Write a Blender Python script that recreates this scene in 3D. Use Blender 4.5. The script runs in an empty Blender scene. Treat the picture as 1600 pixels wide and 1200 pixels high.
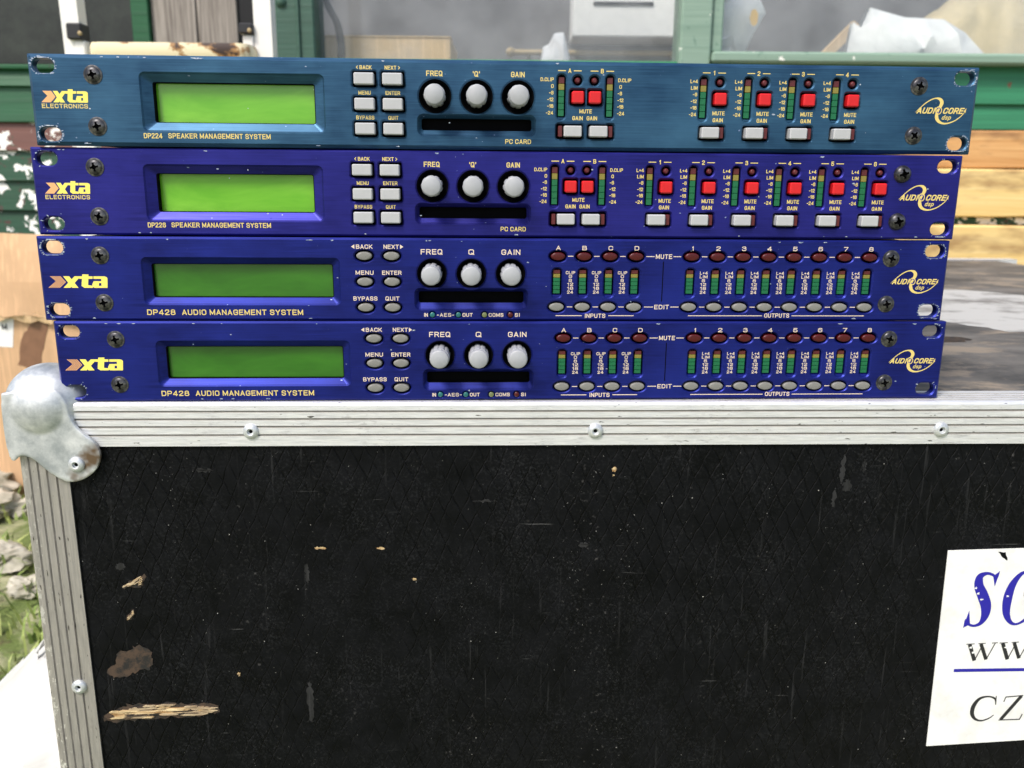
import bpy, math, random
from mathutils import Vector, Matrix, noise
from mathutils.geometry import delaunay_2d_cdt
R = math.radians
random.seed(7)
S = bpy.context.scene
COL = S.collection
TOP = 452.0                       # height of the flight case in mm; heights below are measured from its top

# ------------------------------------------------------------------ camera, sky, sun, exposure
cam_d = bpy.data.cameras.new("camera"); cam = bpy.data.objects.new("camera", cam_d); COL.objects.link(cam)
S.camera = cam
PITCH, ROLL = 0.2363, 0.00845
f = Vector((0, math.cos(PITCH), -math.sin(PITCH))); rt = Vector((1, 0, 0)); up = rt.cross(f)
rx = rt * math.cos(ROLL) + up * math.sin(ROLL); ux = -rt * math.sin(ROLL) + up * math.cos(ROLL)
M = Matrix((rx, ux, -f)).transposed().to_4x4(); M.translation = Vector((.004586, -.4592, .11989 + TOP / 1000))
cam.matrix_world = M
cam_d.sensor_width = 36; cam_d.lens = 36 * 1345.9 / 1600
cam_d.clip_start = .01; cam_d.clip_end = 600
cam_d.dof.use_dof = True; cam_d.dof.focus_distance = .45; cam_d.dof.aperture_fstop = 15

W = bpy.data.worlds.new("World"); S.world = W; W.use_nodes = True
nt = W.node_tree; sky = nt.nodes.new('ShaderNodeTexSky'); sky.sky_type = 'NISHITA'; sky.sun_disc = False
SUN_EL, SUN_AZ = R(52), R(215)      # azimuth clockwise from +Y (straight ahead): behind the camera, to its left
sky.sun_elevation = SUN_EL; sky.sun_rotation = SUN_AZ; sky.air_density = 1.0; sky.dust_density = 3.0
nt.links.new(sky.outputs[0], nt.nodes['Background'].inputs[0]); nt.nodes['Background'].inputs[1].default_value = .14
sd = bpy.data.lights.new("sun", 'SUN'); sd.energy = 2.4; sd.angle = R(14); sd.color = (1, .95, .87)
so = bpy.data.objects.new("sun", sd); COL.objects.link(so)
sdir = Vector((math.sin(SUN_AZ) * math.cos(SUN_EL), math.cos(SUN_AZ) * math.cos(SUN_EL), math.sin(SUN_EL)))
so.rotation_euler = sdir.to_track_quat('Z', 'Y').to_euler()
S.view_settings.view_transform = 'Standard'; S.view_settings.look = 'None'; S.view_settings.gamma = 1
S.view_settings.exposure = .45

# ------------------------------------------------------------------ materials
def lin(c):
    return tuple(((v / 255 / 12.92) if v / 255 <= .04045 else ((v / 255 + .055) / 1.055) ** 2.4) for v in c) + (1,)
class Mat:
    """tiny node-tree helper"""
    def __init__(s, name, col=(.5, .5, .5, 1), rough=.5, metal=0, **kw):
        s.m = bpy.data.materials.new(name); s.m.use_nodes = True; s.t = s.m.node_tree
        s.b = s.t.nodes['Principled BSDF']; s.i('Base Color', col); s.i('Roughness', rough); s.i('Metallic', metal)
        for k, v in kw.items(): s.i(k.replace('_', ' '), v)
    def i(s, k, v):
        if hasattr(v, 'node'): s.t.links.new(v, s.b.inputs[k])
        else: s.b.inputs[k].default_value = v
    def n(s, ty, out=0, **inp):
        nd = s.t.nodes.new('ShaderNode' + ty)
        for k, v in inp.items():
            k = k.replace('_', ' ')
            if k.startswith('attr '): setattr(nd, k[5:].replace(' ', '_'), v); continue
            key = int(k[1:]) if k[0] == 'i' and k[1:].isdigit() else k
            if hasattr(v, 'node'): s.t.links.new(v, nd.inputs[key])
            else: nd.inputs[key].default_value = v
        return nd.outputs[out]
    def obj(s, scale=(1, 1, 1), loc=(0, 0, 0), rot=(0, 0, 0)):
        return s.n('Mapping', Vector=s.n('TexCoord', 3), Scale=scale, Location=loc, Rotation=rot)
    def noise(s, scale, vec=None, detail=4, rough=.55, dist=0):
        return s.n('TexNoise', Scale=scale, Detail=detail, Roughness=rough, Distortion=dist, **({'Vector': vec} if vec else {'Vector': s.obj()}))
    def step(s, v, a, b):
        return s.n('MapRange', Value=v, From_Min=a, From_Max=b, To_Min=0., To_Max=1.)
    def rng(s, v, a, b, c, d):
        return s.n('MapRange', Value=v, From_Min=a, From_Max=b, To_Min=c, To_Max=d)
    def mix(s, fac, a, b):
        nd = s.t.nodes.new('ShaderNodeMix'); nd.data_type = 'RGBA'
        for k, v in ((0, fac), (6, a), (7, b)):
            if hasattr(v, 'node'): s.t.links.new(v, nd.inputs[k])
            else: nd.inputs[k].default_value = v
        return nd.outputs[2]
    def math(s, op, a, b=0.):
        return s.n('Math', attr_operation=op, i0=a, i1=b)
    def bump(s, h, strength=.3, dist=.001):
        s.i('Normal', s.n('Bump', Height=h, Strength=strength, Distance=dist))

def anodised(name, c1, c2, metal=.62, rough=.40):
    a = Mat(name, metal=metal, rough=rough)
    br = a.noise(1, a.obj((35, 400, 1500)), 3)
    cl = a.noise(1, a.obj((18, 30, 26)), 4, .6)
    col = a.mix(a.step(cl, .35, .7), c1, c2)
    col = a.mix(a.rng(br, .3, .7, 0, .22), col, tuple(v * 1.9 for v in c2[:3]) + (1,))
    sp = a.noise(1, a.obj((330, 330, 420)), 2, .5)
    col = a.mix(a.step(sp, .745, .775), col, lin((150, 165, 205)))
    a.i('Base Color', col); a.i('Roughness', a.rng(br, .3, .7, rough - .06, rough + .1))
    a.bump(br, .10, .0002)
    return a.m
M_TEAL = anodised('teal_anodised', lin((20, 54, 86)), lin((58, 98, 128)))
M_BLUE = anodised('blue_anodised', lin((22, 22, 98)), lin((42, 42, 136)))
M_ROYAL = anodised('royal_anodised', lin((13, 20, 92)), lin((28, 41, 134)))
M_DARKMETAL = Mat('black_steel', lin((22, 22, 25)), .5, .3).m
M_BLACK = Mat('matt_black', (.003, .003, .004, 1), .8, Specular_IOR_Level=.05).m
def plain(name, rgb, rough=.45, var=.25, scale=300, **kw):
    a = Mat(name, rough=rough, **kw); c = lin(rgb)
    a.i('Base Color', a.mix(a.rng(a.noise(scale), .3, .7, 0, var), c, tuple(v * .6 for v in c[:3]) + (1,)))
    return a.m
M_KNOB = plain('grey_plastic_knob', (168, 170, 175), .45, .35, 120)
M_BTN = plain('light_grey_plastic', (186, 187, 190), .4, .3, 90)
M_BTNG = plain('dull_grey_plastic', (130, 129, 125), .45, .3, 90)
M_RED = plain('red_plastic', (214, 30, 36), .35, .3, 90)
M_MAROON = plain('dark_red_plastic', (76, 12, 18), .3, .2)
M_LEDR = plain('led_red', (92, 36, 40), .3, .2)
M_LEDY = plain('led_yellow', (136, 126, 58), .3, .2)
M_LEDG = plain('led_green', (24, 106, 68), .3, .25)
M_LEDT = plain('led_teal', (40, 110, 110), .3, .2)
M_LEDO = plain('led_olive', (125, 135, 90), .3, .2)
M_GOLD = plain('cream_print', (228, 204, 122), .5, .1)
M_CREAM = plain('pale_print', (230, 210, 188), .5, .1)
M_YEL = plain('yellow_print', (250, 232, 110), .5, .1)
M_PEACH = plain('peach_print', (238, 178, 120), .5, .1)
def lcd(name, a_, b_):
    a = Mat(name, rough=.3, Coat_Weight=.8, Coat_Roughness=.12)
    n = a.noise(1, a.obj((16, 30, 60)), 4, .6, .6)
    a.i('Base Color', a.mix(a.step(n, .35, .65), lin(a_), lin(b_)))  # two greens blended: smudges and uneven reflection painted into the colour
    return a.m
M_LCD1 = lcd('lime_display_glass', (92, 168, 22), (122, 192, 50))
M_LCD2 = lcd('green_display_glass', (34, 98, 8), (52, 120, 22))
a = Mat('black_screw', rough=.35, metal=.7)
n = a.noise(260, None, 4); a.i('Base Color', a.mix(a.step(n, .45, .72), lin((58, 58, 62)), lin((132, 130, 128)))); M_SCREW = a.m
a = Mat('bare_scuffed_metal', rough=.4, metal=.5)
a.i('Base Color', a.mix(a.step(a.noise(900), .4, .6), lin((205, 210, 220)), lin((120, 140, 175)))); M_BARE = a.m
def alu(name, along, k=1.0, tint=(1, 1, 1)):
    a = Mat(name, rough=.36, metal=.45)
    sc = [900, 900, 900]; sc[along] = 60
    st = a.noise(1, a.obj(sc), 5, .6); bl = a.noise(1, a.obj([380 if q != along else 90 for q in range(3)]), 6, .7); bl2 = a.noise(14, None, 3)
    col = a.mix(a.step(st, .3, .75), tuple(k * v * q for v, q in zip(lin((212, 213, 216))[:3], tint)) + (1,), tuple(k * v * q for v, q in zip(lin((250, 250, 252))[:3], tint)) + (1,))
    col = a.mix(a.math('MULTIPLY', a.rng(bl, .53, .66, 0, .8), a.step(bl2, .45, .7)), col, lin((120, 112, 104)))
    sc2 = [600, 600, 600]; sc2[along] = 130
    col = a.mix(a.step(a.noise(1, a.obj(sc2, (3, 1, 2)), 4), .66, .7), col, lin((60, 56, 52)))
    a.i('Base Color', col); a.i('Roughness', a.rng(bl, .3, .7, .3, .55)); a.bump(st, .25, .0004)
    return a
M_ALU = alu('worn_aluminium', 0).m
M_GROOVE = plain('groove_grey', (176, 171, 164), .7, .6, 150)
av = alu('worn_aluminium_upright', 2, .50, (1, .94, .86))
vx = av.n('SeparateXYZ', 0, Vector=av.obj()); fz = av.noise(260, av.obj((1, 1, .6)), 5, .7); lowz = av.noise(7, None, 3)
cc = av.b.inputs['Base Color'].links[0].from_socket
av.i('Base Color', av.mix(av.math('MULTIPLY', av.step(av.math('ADD', fz, av.rng(vx, .0, .022, .16, -.12)), .56, .62), av.rng(vx.node.outputs[2], .20, .42, 1, .25)), cc, lin((232, 230, 224))))
M_ALUV = av.m
a = Mat('galvanised_steel', rough=.45, metal=.55)
v1 = a.noise(70, None, 6, .7); v2 = a.noise(30, None, 4, .6)
col = a.mix(a.step(v1, .35, .65), lin((172, 178, 184)), lin((228, 230, 231)))
col = a.mix(a.step(v2, .62, .72), col, lin((112, 92, 72)))
a.i('Base Color', col); a.i('Roughness', a.rng(v1, .3, .7, .36, .6)); a.bump(v1, .2, .0008); M_GALV = a.m
# black phenolic panel with embossed elongated diamonds
def laminate():
    a = Mat('black_phenolic_laminate', rough=.5, Specular_IOR_Level=.11)
    sx = a.n('SeparateXYZ', 0, Vector=a.n('VectorMath', attr_operation='ADD', i0=a.obj(), i1=a.n('VectorMath', attr_operation='SCALE', i0=a.n('TexNoise', 1, Vector=a.obj(), Scale=55., Detail=3.), Scale=.005)))
    nd = sx.node
    def lines(sgn):
        u = a.math('ADD', a.math('MULTIPLY', nd.outputs[0], 1 / .0088), a.math('MULTIPLY', nd.outputs[2], sgn / .0195))
        p = a.math('ABSOLUTE', a.math('SUBTRACT', a.math('FRACT', u), .5))
        return a.step(p, .07, .0)
    ln = a.math('MAXIMUM', lines(1), lines(-1))
    big = a.math('ADD', a.math('MULTIPLY', a.noise(8, a.obj((1, 1, .6)), 3), .55), a.math('MULTIPLY', a.noise(75, None, 3, .6), .45))
    ln = a.math('MULTIPLY', ln, a.step(big, .40, .52))
    cl = a.noise(45, None, 6, .65)
    col = a.mix(a.step(cl, .35, .75), lin((6, 7, 9)), lin((16, 17, 20)))
    col = a.mix(a.math('MULTIPLY', ln, .6), col, lin((2, 2, 3)))
    fg = a.noise(900, None, 3, .6)
    col = a.mix(a.math('MULTIPLY', a.step(fg, .5, .75), a.step(a.noise(30, None, 4), .35, .7)), col, lin((44, 45, 47)))
    dust = a.noise(420, None, 3, .5)
    col = a.mix(a.math('MULTIPLY', a.step(dust, .64, .74), a.step(a.noise(1, a.obj((26, 26, 5)), 3), .52, .66)), col, lin((66, 65, 64)))
    vs = a.noise(1, a.obj((420, 420, 16), rot=(0, R(9), 0)), 4, .6)
    col = a.mix(a.math('MULTIPLY', a.rng(vs, .62, .74, 0, .22), a.step(a.noise(9, None, 2), .45, .6)), col, lin((90, 90, 91)))
    hs = a.noise(1, a.obj((22, 22, 480)), 3, .6)
    col = a.mix(a.rng(hs, .69, .76, 0, .4), col, lin((105, 105, 104)))
    fl = a.noise(1, a.obj((700, 700, 700), (5, 3, 1)), 1)
    fl2 = a.noise(1, a.obj((850, 850, 850), (2, 8, 1)), 2, .6)
    col = a.mix(a.math('MULTIPLY', a.step(fl2, .72, .77), a.step(a.noise(1, a.obj((42, 42, 4), (1, 1, 0)), 2), .58, .70)), col, lin((170, 168, 165)))
    col = a.mix(a.step(fl, .785, .80), col, lin((180, 178, 172)))
    a.i('Base Color', col); a.i('Roughness', a.rng(cl, .3, .7, .42, .62))
    a.bump(a.math('SUBTRACT', a.math('MULTIPLY', cl, .25), ln), .7, .0007)
    return a.m
M_LAM = laminate()
a = Mat('worn_lid_laminate', rough=.6)
g1 = a.noise(1, a.obj((9, 15, 9)), 7, .7, .3); g2 = a.noise(1, a.obj((16, 30, 14), (4, 2, 0)), 6, .7)
col = a.mix(a.step(g1, .38, .62), lin((66, 65, 65)), lin((116, 112, 108)))
col = a.mix(a.step(g2, .52, .62), col, lin((142, 130, 116))); a.i('Base Color', col); a.bump(g1, .3, .001); M_LID = a.m
a = Mat('pale_worn_patch', rough=.6)
a.i('Base Color', a.mix(a.step(a.noise(1, a.obj((14, 26, 10)), 6, .7), .5, .64), lin((188, 187, 184)), lin((126, 123, 120)))); M_PATCH = a.m
a = Mat('splintered_wood', rough=.8)
w = a.noise(1, a.obj((60, 60, 900)), 5, .6); w2 = a.noise(160, None, 4)
col = a.mix(a.step(w, .35, .65), lin((150, 112, 66)), lin((226, 204, 160)))
a.i('Base Color', a.mix(a.step(w2, .55, .66), col, lin((78, 58, 40)))); a.bump(w, .6, .001); M_SPLINT = a.m
a = Mat('grey_torn_fibre', rough=.85); a.i('Base Color', a.mix(a.step(a.noise(1, a.obj((60, 60, 900)), 4), .35, .65), lin((206, 186, 150)), lin((120, 98, 76)))); M_SPLINT2 = a.m
a = Mat('brown_grime', rough=.7)
a.i('Base Color', a.mix(a.step(a.noise(160, None, 5, .7), .42, .6), lin((74, 58, 46)), lin((30, 28, 27)))); M_GRIME = a.m
a = Mat('grey_scuff', rough=.7)
a.i('Base Color', a.mix(a.step(a.noise(1, a.obj((500, 500, 60)), 5, .7), .4, .6), lin((12, 12, 14)), lin((36, 36, 38)))); M_SCUFF = a.m
a = Mat('white_vinyl', rough=.35); n = a.noise(38, None, 6, .7)
a.i('Base Color', a.mix(a.rng(n, .5, .8, 0, .5), lin((238, 238, 236)), lin((180, 176, 168)))); a.bump(a.noise(26, None, 3), .12, .0015); M_STICK = a.m
M_INKB = plain('blue_ink', (36, 30, 160), .45, .2, 200)
M_INKK = plain('black_ink', (38, 38, 42), .5, .3, 500)
# painted timber with flaking: top coat, old coat, bare primer
def flaky(name, top, mid, prim, f_mid, f_prim, sc=16, top2=None):
    a = Mat(name, rough=.5)
    v = a.obj((1, 1, 1.15)); n1 = a.noise(sc * 1.25, v, 7, .6, .25); n2 = a.noise(sc * 1.9, a.obj((1, 1, 1.1), (7, 3, 1)), 6, .62, .4)
    c = lin(top); grain = a.noise(1, a.obj((5, 40, 160)), 4)
    col = a.mix(a.step(grain, .3, .7), c, lin(top2) if top2 else tuple(q * .72 for q in c[:3]) + (1,))
    col = a.mix(a.step(n2, f_mid, f_mid + .03), col, lin(mid)); col = a.mix(a.step(n1, f_prim, f_prim + .015), col, lin(prim))
    a.i('Base Color', col); a.bump(a.math('SUBTRACT', grain, a.step(n1, f_prim, f_prim + .02)), .35, .002)
    return a.m
M_GREEN = flaky('green_gloss_paint', (24, 90, 54), (40, 64, 48), (215, 220, 210), .68, .74)
M_GREENF = flaky('flaking_green_paint', (24, 76, 50), (74, 46, 40), (238, 238, 232), .60, .55, 26)
M_BROWNF = flaky('flaking_brown_paint', (112, 70, 60), (34, 72, 50), (238, 236, 230), .62, .545, 24)
M_GREENR = flaky('green_cladding_paint', (52, 130, 92), (120, 70, 50), (225, 225, 215), .70, .72)
M_SAGE = flaky('weathered_sage_paint', (138, 162, 146), (110, 138, 122), (238, 238, 230), .62, .66, 22, (124, 150, 134))
M_DKGREEN = flaky('dark_green_frame_paint', (62, 96, 82), (40, 66, 54), (215, 220, 210), .64, .80, 22)
def timber(name, c1, c2, c3):
    a = Mat(name, rough=.7)
    g = a.noise(1, a.obj((2.5, 22, 60)), 6, .6, .8); k = a.noise(1, a.obj((5, 12, 16)), 4, .6)
    col = a.mix(a.step(g, .35, .68), lin(c1), lin(c2)); col = a.mix(a.step(k, .5, .68), col, lin(c3))
    a.i('Base Color', col); a.bump(g, .4, .002); return a.m
M_RAW = timber('raw_yellow_timber', (226, 190, 118), (240, 212, 150), (150, 112, 72))
M_RAW2 = timber('orange_sawn_timber', (196, 140, 82), (226, 178, 120), (120, 82, 54))
M_GREYW = (lambda a: (a.i('Base Color', a.mix(a.step(a.noise(1, a.obj((160, 60, 6)), 6, .65, .5), .35, .66), lin((104, 96, 90)), lin((164, 156, 148)))), a.m)[1])(Mat('weathered_grey_timber', rough=.8))
a = Mat('black_painted_board', rough=.4)
n = a.noise(18, None, 6, .7)
col = a.mix(a.step(n, .4, .75), lin((28, 32, 30)), lin((52, 58, 52))); col = a.mix(a.step(a.noise(34, a.obj((1, 1, .6)), 5, .7), .68, .73), col, lin((128, 122, 96)))
a.i('Base Color', col); M_BLKB = a.m
M_WHITEM = plain('white_enamel', (240, 238, 232), .3, .12, 40)
M_CLIP = plain('black_clip_plastic', (34, 34, 38), .45, .3, 80)
a = Mat('rusty_cream_enamel', rough=.4)
n = a.noise(17, a.obj((1, 1, 1.5)), 5, .55, .3)
col = a.mix(a.step(n, .56, .59), lin((236, 222, 184)), lin((168, 126, 78))); col = a.mix(a.step(n, .60, .63), col, lin((62, 44, 36))); a.i('Base Color', col); M_RUST = a.m
def card(name, c):
    a = Mat(name, rough=.75); c = lin(c)
    fl = a.noise(1, a.obj((140, 140, 5), rot=(0, R(-32), 0)), 3, .6); b = a.noise(9, None, 5, .6)
    col = a.mix(a.step(fl, .52, .66), c, tuple(v * 1.22 for v in c[:3]) + (1,)); col = a.mix(a.rng(b, .45, .75, 0, .5), col, tuple(v * .62 for v in c[:3]) + (1,))
    a.i('Base Color', col); a.bump(fl, .2, .001); return a.m
M_CARD = card('brown_cardboard', (206, 168, 130)); M_CARD2 = card('tan_cardboard', (222, 190, 148))
M_TAPE = plain('brown_parcel_tape', (140, 104, 82), .3, .5, 60)
M_PAPER = plain('white_paper', (240, 240, 238), .6, .05, 60)
M_WALLIN = plain('grey_plaster', (118, 118, 122), .8, .9, 6)
M_BENCH = plain('dusty_bench_timber', (120, 112, 102), .8, .4, 20)
M_BRASS = plain('dull_brass', (176, 156, 118), .4, .3, 60, metal=.3)
M_RUBBER = plain('black_rubber', (26, 26, 28), .5, .3, 80)
def sheetmat(name, c):
    a = Mat(name, rough=.55); n = a.noise(11, None, 5, .6, .8)
    a.i('Base Color', a.mix(a.rng(n, .4, .75, 0, .35), lin(c), tuple(v * .55 for v in lin(c)[:3]) + (1,))); a.bump(n, .5, .012); return a.m
M_SHEET = sheetmat('white_plastic_sheet', (206, 206, 202)); M_SHEET_LIT = sheetmat('white_sheet_brightened', (250, 250, 250)); M_SACK = sheetmat('beige_sacking', (222, 204, 166))  # indoor white: sheet copy painted brighter to make up for dim window light
M_YELLOW = plain('yellow_print_spot', (238, 190, 96), .5, .2, 60)
def glassmat():
    m = bpy.data.materials.new('dusty_window_glass'); m.use_nodes = True; t = m.node_tree; t.nodes.clear()
    N = t.nodes.new; L = t.links.new
    o = N('ShaderNodeOutputMaterial'); tr = N('ShaderNodeBsdfTransparent'); gl = N('ShaderNodeBsdfGlossy'); df = N('ShaderNodeBsdfDiffuse')
    gl.inputs['Roughness'].default_value = .03; df.inputs['Color'].default_value = lin((190, 192, 196)); tr.inputs[0].default_value = (.975, .985, .98, 1)
    lw = N('ShaderNodeLayerWeight'); lw.inputs[0].default_value = .5; pw = N('ShaderNodeMath'); pw.operation = 'POWER'; pw.inputs[1].default_value = 4; fr = N('ShaderNodeMapRange'); fr.inputs[3].default_value = .03; fr.inputs[4].default_value = .7; L(lw.outputs[1], pw.inputs[0]); L(pw.outputs[0], fr.inputs[0]); m1 = N('ShaderNodeMixShader'); m2 = N('ShaderNodeMixShader')
    tc = N('ShaderNodeTexCoord'); nz = N('ShaderNodeTexNoise'); nz.inputs['Scale'].default_value = 14; nz.inputs['Detail'].default_value = 6
    mr = N('ShaderNodeMapRange'); mr.inputs[1].default_value = .35; mr.inputs[2].default_value = .8; mr.inputs[3].default_value = .05; mr.inputs[4].default_value = .22
    L(tc.outputs[3], nz.inputs['Vector']); L(nz.outputs[0], mr.inputs[0]); L(mr.outputs[0], m1.inputs[0]); L(tr.outputs[0], m1.inputs[1]); L(df.outputs[0], m1.inputs[2])
    L(fr.outputs[0], m2.inputs[0]); L(m1.outputs[0], m2.inputs[1]); L(gl.outputs[0], m2.inputs[2]); L(m2.outputs[0], o.inputs[0])
    return m
M_GLASS = glassmat()
a = Mat('mossy_ground', rough=.9)
n1 = a.noise(5, None, 8, .65, .5); n2 = a.noise(28, None, 6, .7)
col = a.mix(a.step(n1, .46, .62), lin((104, 120, 62)), lin((206, 198, 168))); col = a.mix(a.step(n2, .55, .7), col, lin((92, 80, 58)))
a.i('Base Color', col); a.bump(n2, .8, .02); M_GROUND = a.m
a = Mat('grass_blade', rough=.6); oi = a.noise(9, None, 2)
a.i('Base Color', a.mix(a.step(oi, .35, .65), lin((112, 140, 62)), lin((190, 196, 122)))); M_GRASS = a.m
a = Mat('pale_stone', rough=.8); a.i('Base Color', a.mix(a.step(a.noise(22, None, 6, .7), .4, .7), lin((206, 200, 186)), lin((120, 116, 96)))); M_STONE = a.m

# ------------------------------------------------------------------ geometry helpers (all in mm, built in metres)
class MB:
    def __init__(s): s.v = []; s.f = []; s.mi = []; s.mats = []
    def mat(s, m):
        if m not in s.mats: s.mats.append(m)
        return s.mats.index(m)
    def add(s, vs, fs, m, xf=None):
        o = len(s.v); k = s.mat(m); s.v += [tuple(xf @ Vector(p)) if xf else tuple(p) for p in vs]
        s.f += [tuple(i + o for i in q) for q in fs]; s.mi += [k] * len(fs)
    def box(s, x0, x1, y0, y1, z0, z1, m, bev=0):
        if bev <= 0:
            s.add([(x, y, z) for x in (x0, x1) for y in (y0, y1) for z in (z0, z1)],
                  [(0, 1, 3, 2), (4, 6, 7, 5), (0, 4, 5, 1), (2, 3, 7, 6), (0, 2, 6, 4), (1, 5, 7, 3)], m); return
        b = bev; X = (x0, x1); Y = (y0, y1); Z = (z0, z1); cx, cy, cz = (x0 + x1) / 2, (y0 + y1) / 2, (z0 + z1) / 2
        pts = {}; vs = []
        sg = lambda i: 1 if i == 0 else -1
        for i in (0, 1):
            for j in (0, 1):
                for k in (0, 1):
                    for ax in range(3):
                        p = [X[i] + b * sg(i), Y[j] + b * sg(j), Z[k] + b * sg(k)]; p[ax] = (X[i], Y[j], Z[k])[ax]
                        pts[(i, j, k, ax)] = len(vs); vs.append(tuple(p))
        fs = []
        for ax in range(3):
            for e in (0, 1):
                q = []
                for (p, r) in ((0, 0), (1, 0), (1, 1), (0, 1)):
                    idx = [p, r]; idx.insert(ax, e); q.append(pts[(*idx, ax)])
                fs.append(q)
        for ax in range(3):
            o1, o2 = [q for q in range(3) if q != ax]
            for p in (0, 1):
                for r in (0, 1):
                    q = []
                    for e, oo in ((0, o1), (0, o2), (1, o2), (1, o1)):
                        idx = [0, 0, 0]; idx[ax] = e; idx[o1] = p; idx[o2] = r; q.append(pts[(*idx, oo)])
                    fs.append(q)
        for i in (0, 1):
            for j in (0, 1):
                for k in (0, 1): fs.append([pts[(i, j, k, ax)] for ax in range(3)])
        s.add(vs, fs, m)
    def prism(s, poly, y0, y1, m):            # polygon in x,z extruded in depth
        n = len(poly); vs = [(x, y0, z) for x, z in poly] + [(x, y1, z) for x, z in poly]
        s.add(vs, [tuple(range(n)), tuple(range(2 * n - 1, n - 1, -1))] + [(i, i + n, (i + 1) % n + n, (i + 1) % n) for i in range(n)], m)
    def loft(s, rings, m, cap0=False, cap1=False, closed=True):
        n = len(rings[0]); vs = [p for r in rings for p in r]; fs = []
        for k in range(len(rings) - 1):
            for i in range(n if closed else n - 1):
                j = (i + 1) % n; fs.append((k * n + i, k * n + j, (k + 1) * n + j, (k + 1) * n + i))
        if cap0: fs.append(tuple(range(n - 1, -1, -1)))
        if cap1: fs.append(tuple(range((len(rings) - 1) * n, len(rings) * n)))
        s.add(vs, fs, m)
    def sweep(s, prof, p0, p1, m, flip=False):     # profile given as list of points-functions
        s.loft([[tuple(Vector(q) + Vector(p0)) for q in prof], [tuple(Vector(q) + Vector(p1)) for q in prof]], m, True, True)
    def build(s, name, parent=None, smooth=False, loc=None):
        me = bpy.data.meshes.new(name); me.from_pydata([tuple(c / 1000 for c in p) for p in s.v], [], s.f)
        for m in s.mats: me.materials.append(m)
        me.polygons.foreach_set('material_index', s.mi)
        fix(me, smooth); return link(name, me, parent, loc)
def fix(me, smooth=False):
    import bmesh
    bm = bmesh.new(); bm.from_mesh(me); bmesh.ops.recalc_face_normals(bm, faces=bm.faces); bm.to_mesh(me); bm.free()
    if smooth:
        me.polygons.foreach_set('use_smooth', [True] * len(me.polygons)); me.set_sharp_from_angle(angle=R(38))
    me.update()
def link(name, me, parent=None, loc=None):
    o = bpy.data.objects.new(name, me); COL.objects.link(o)
    if parent: o.parent = parent
    if loc: o.location = tuple(c / 1000 for c in loc)
    return o
def thing(name, label, cat, loc=(0, 0, 0), rz=0, group=None):
    o = bpy.data.objects.new(name, None); COL.objects.link(o); o.empty_display_size = .05
    o.location = tuple(c / 1000 for c in loc); o.rotation_euler = (0, 0, rz); return tag(o, label, cat, group)
def tag(o, label=None, cat=None, group=None, kind=None):
    if label: o['label'] = label
    if cat: o['category'] = cat
    if group: o['group'] = group
    if kind: o['kind'] = kind
    return o
def copy_tree(o, parent=None):
    c = o.copy(); COL.objects.link(c)
    if parent: c.parent = parent; c.matrix_parent_inverse = o.matrix_parent_inverse
    for ch in o.children: copy_tree(ch, c)
    return c
def eval_mesh(cu):
    o = bpy.data.objects.new('work', cu); COL.objects.link(o); dg = bpy.context.evaluated_depsgraph_get(); dg.update()
    me = bpy.data.meshes.new_from_object(o.evaluated_get(dg)); bpy.data.objects.remove(o); return me
def circ(cx, cz, rx, rz=None, n=24, a0=0):
    rz = rz or rx; return [(cx + rx * math.cos(a0 + 2 * math.pi * i / n), cz + rz * math.sin(a0 + 2 * math.pi * i / n)) for i in range(n)]
def rrect(cx, cz, w, h, r, n=5):
    p = []
    for sx, sz, a in ((1, 1, 0), (-1, 1, 90), (-1, -1, 180), (1, -1, 270)):
        for i in range(n + 1):
            t = R(a + 90 * i / n); p.append((cx + sx * (w / 2 - r) + r * math.cos(t), cz + sz * (h / 2 - r) + r * math.sin(t)))
    return p
def offset_loop(loop, d):                  # positive d grows the loop
    n = len(loop); ar = sum(loop[i][0] * loop[(i + 1) % n][1] - loop[(i + 1) % n][0] * loop[i][1] for i in range(n)); out = []
    sg = 1 if ar > 0 else -1
    for i in range(n):
        a_, b_, c_ = loop[i - 1], loop[i], loop[(i + 1) % n]
        e1 = Vector((b_[0] - a_[0], b_[1] - a_[1])); e2 = Vector((c_[0] - b_[0], c_[1] - b_[1]))
        if e1.length < 1e-6: e1 = e2
        if e2.length < 1e-6: e2 = e1
        n1 = Vector((e1.y, -e1.x)).normalized() * sg; n2 = Vector((e2.y, -e2.x)).normalized() * sg
        q = n1 + n2; q = q * (2 / max(.3, q.length_squared)); out.append((b_[0] + q.x * d, b_[1] + q.y * d))
    return out
def plate(outer, holes, y0, y1, bev, obev):      # chamfered plate with holes, triangulated by hand
    vs, fs = [], []
    def face(loops, y, flip):
        pts = [Vector(p) for l in loops for p in l]; faces = []; k = 0
        for l in loops: faces.append(list(range(k, k + len(l)))); k += len(l)
        V2, _, F2, *_ = delaunay_2d_cdt(pts, [], faces, 2, 1e-5)
        o = len(vs); vs.extend((v.x, y, v.y) for v in V2)
        for q in F2: fs.append(tuple(i + o for i in (q if not flip else reversed(q))))
    face([offset_loop(outer, -obev)] + [offset_loop(h, bev) for h in holes], y0, False)
    face([outer] + holes, y1, True)
    for l, d, b in [(outer, -obev, obev)] + [(h, bev, bev) for h in holes]:
        n = len(l); o = len(vs)
        vs.extend((x, y0, z) for x, z in offset_loop(l, d)); vs.extend((x, y0 + b, z) for x, z in l); vs.extend((x, y1, z) for x, z in l)
        for r_ in (0, 1):
            for i in range(n): fs.append((o + r_ * n + i, o + r_ * n + (i + 1) % n, o + (r_ + 1) * n + (i + 1) % n, o + (r_ + 1) * n + i))
    return vs, fs
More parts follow.
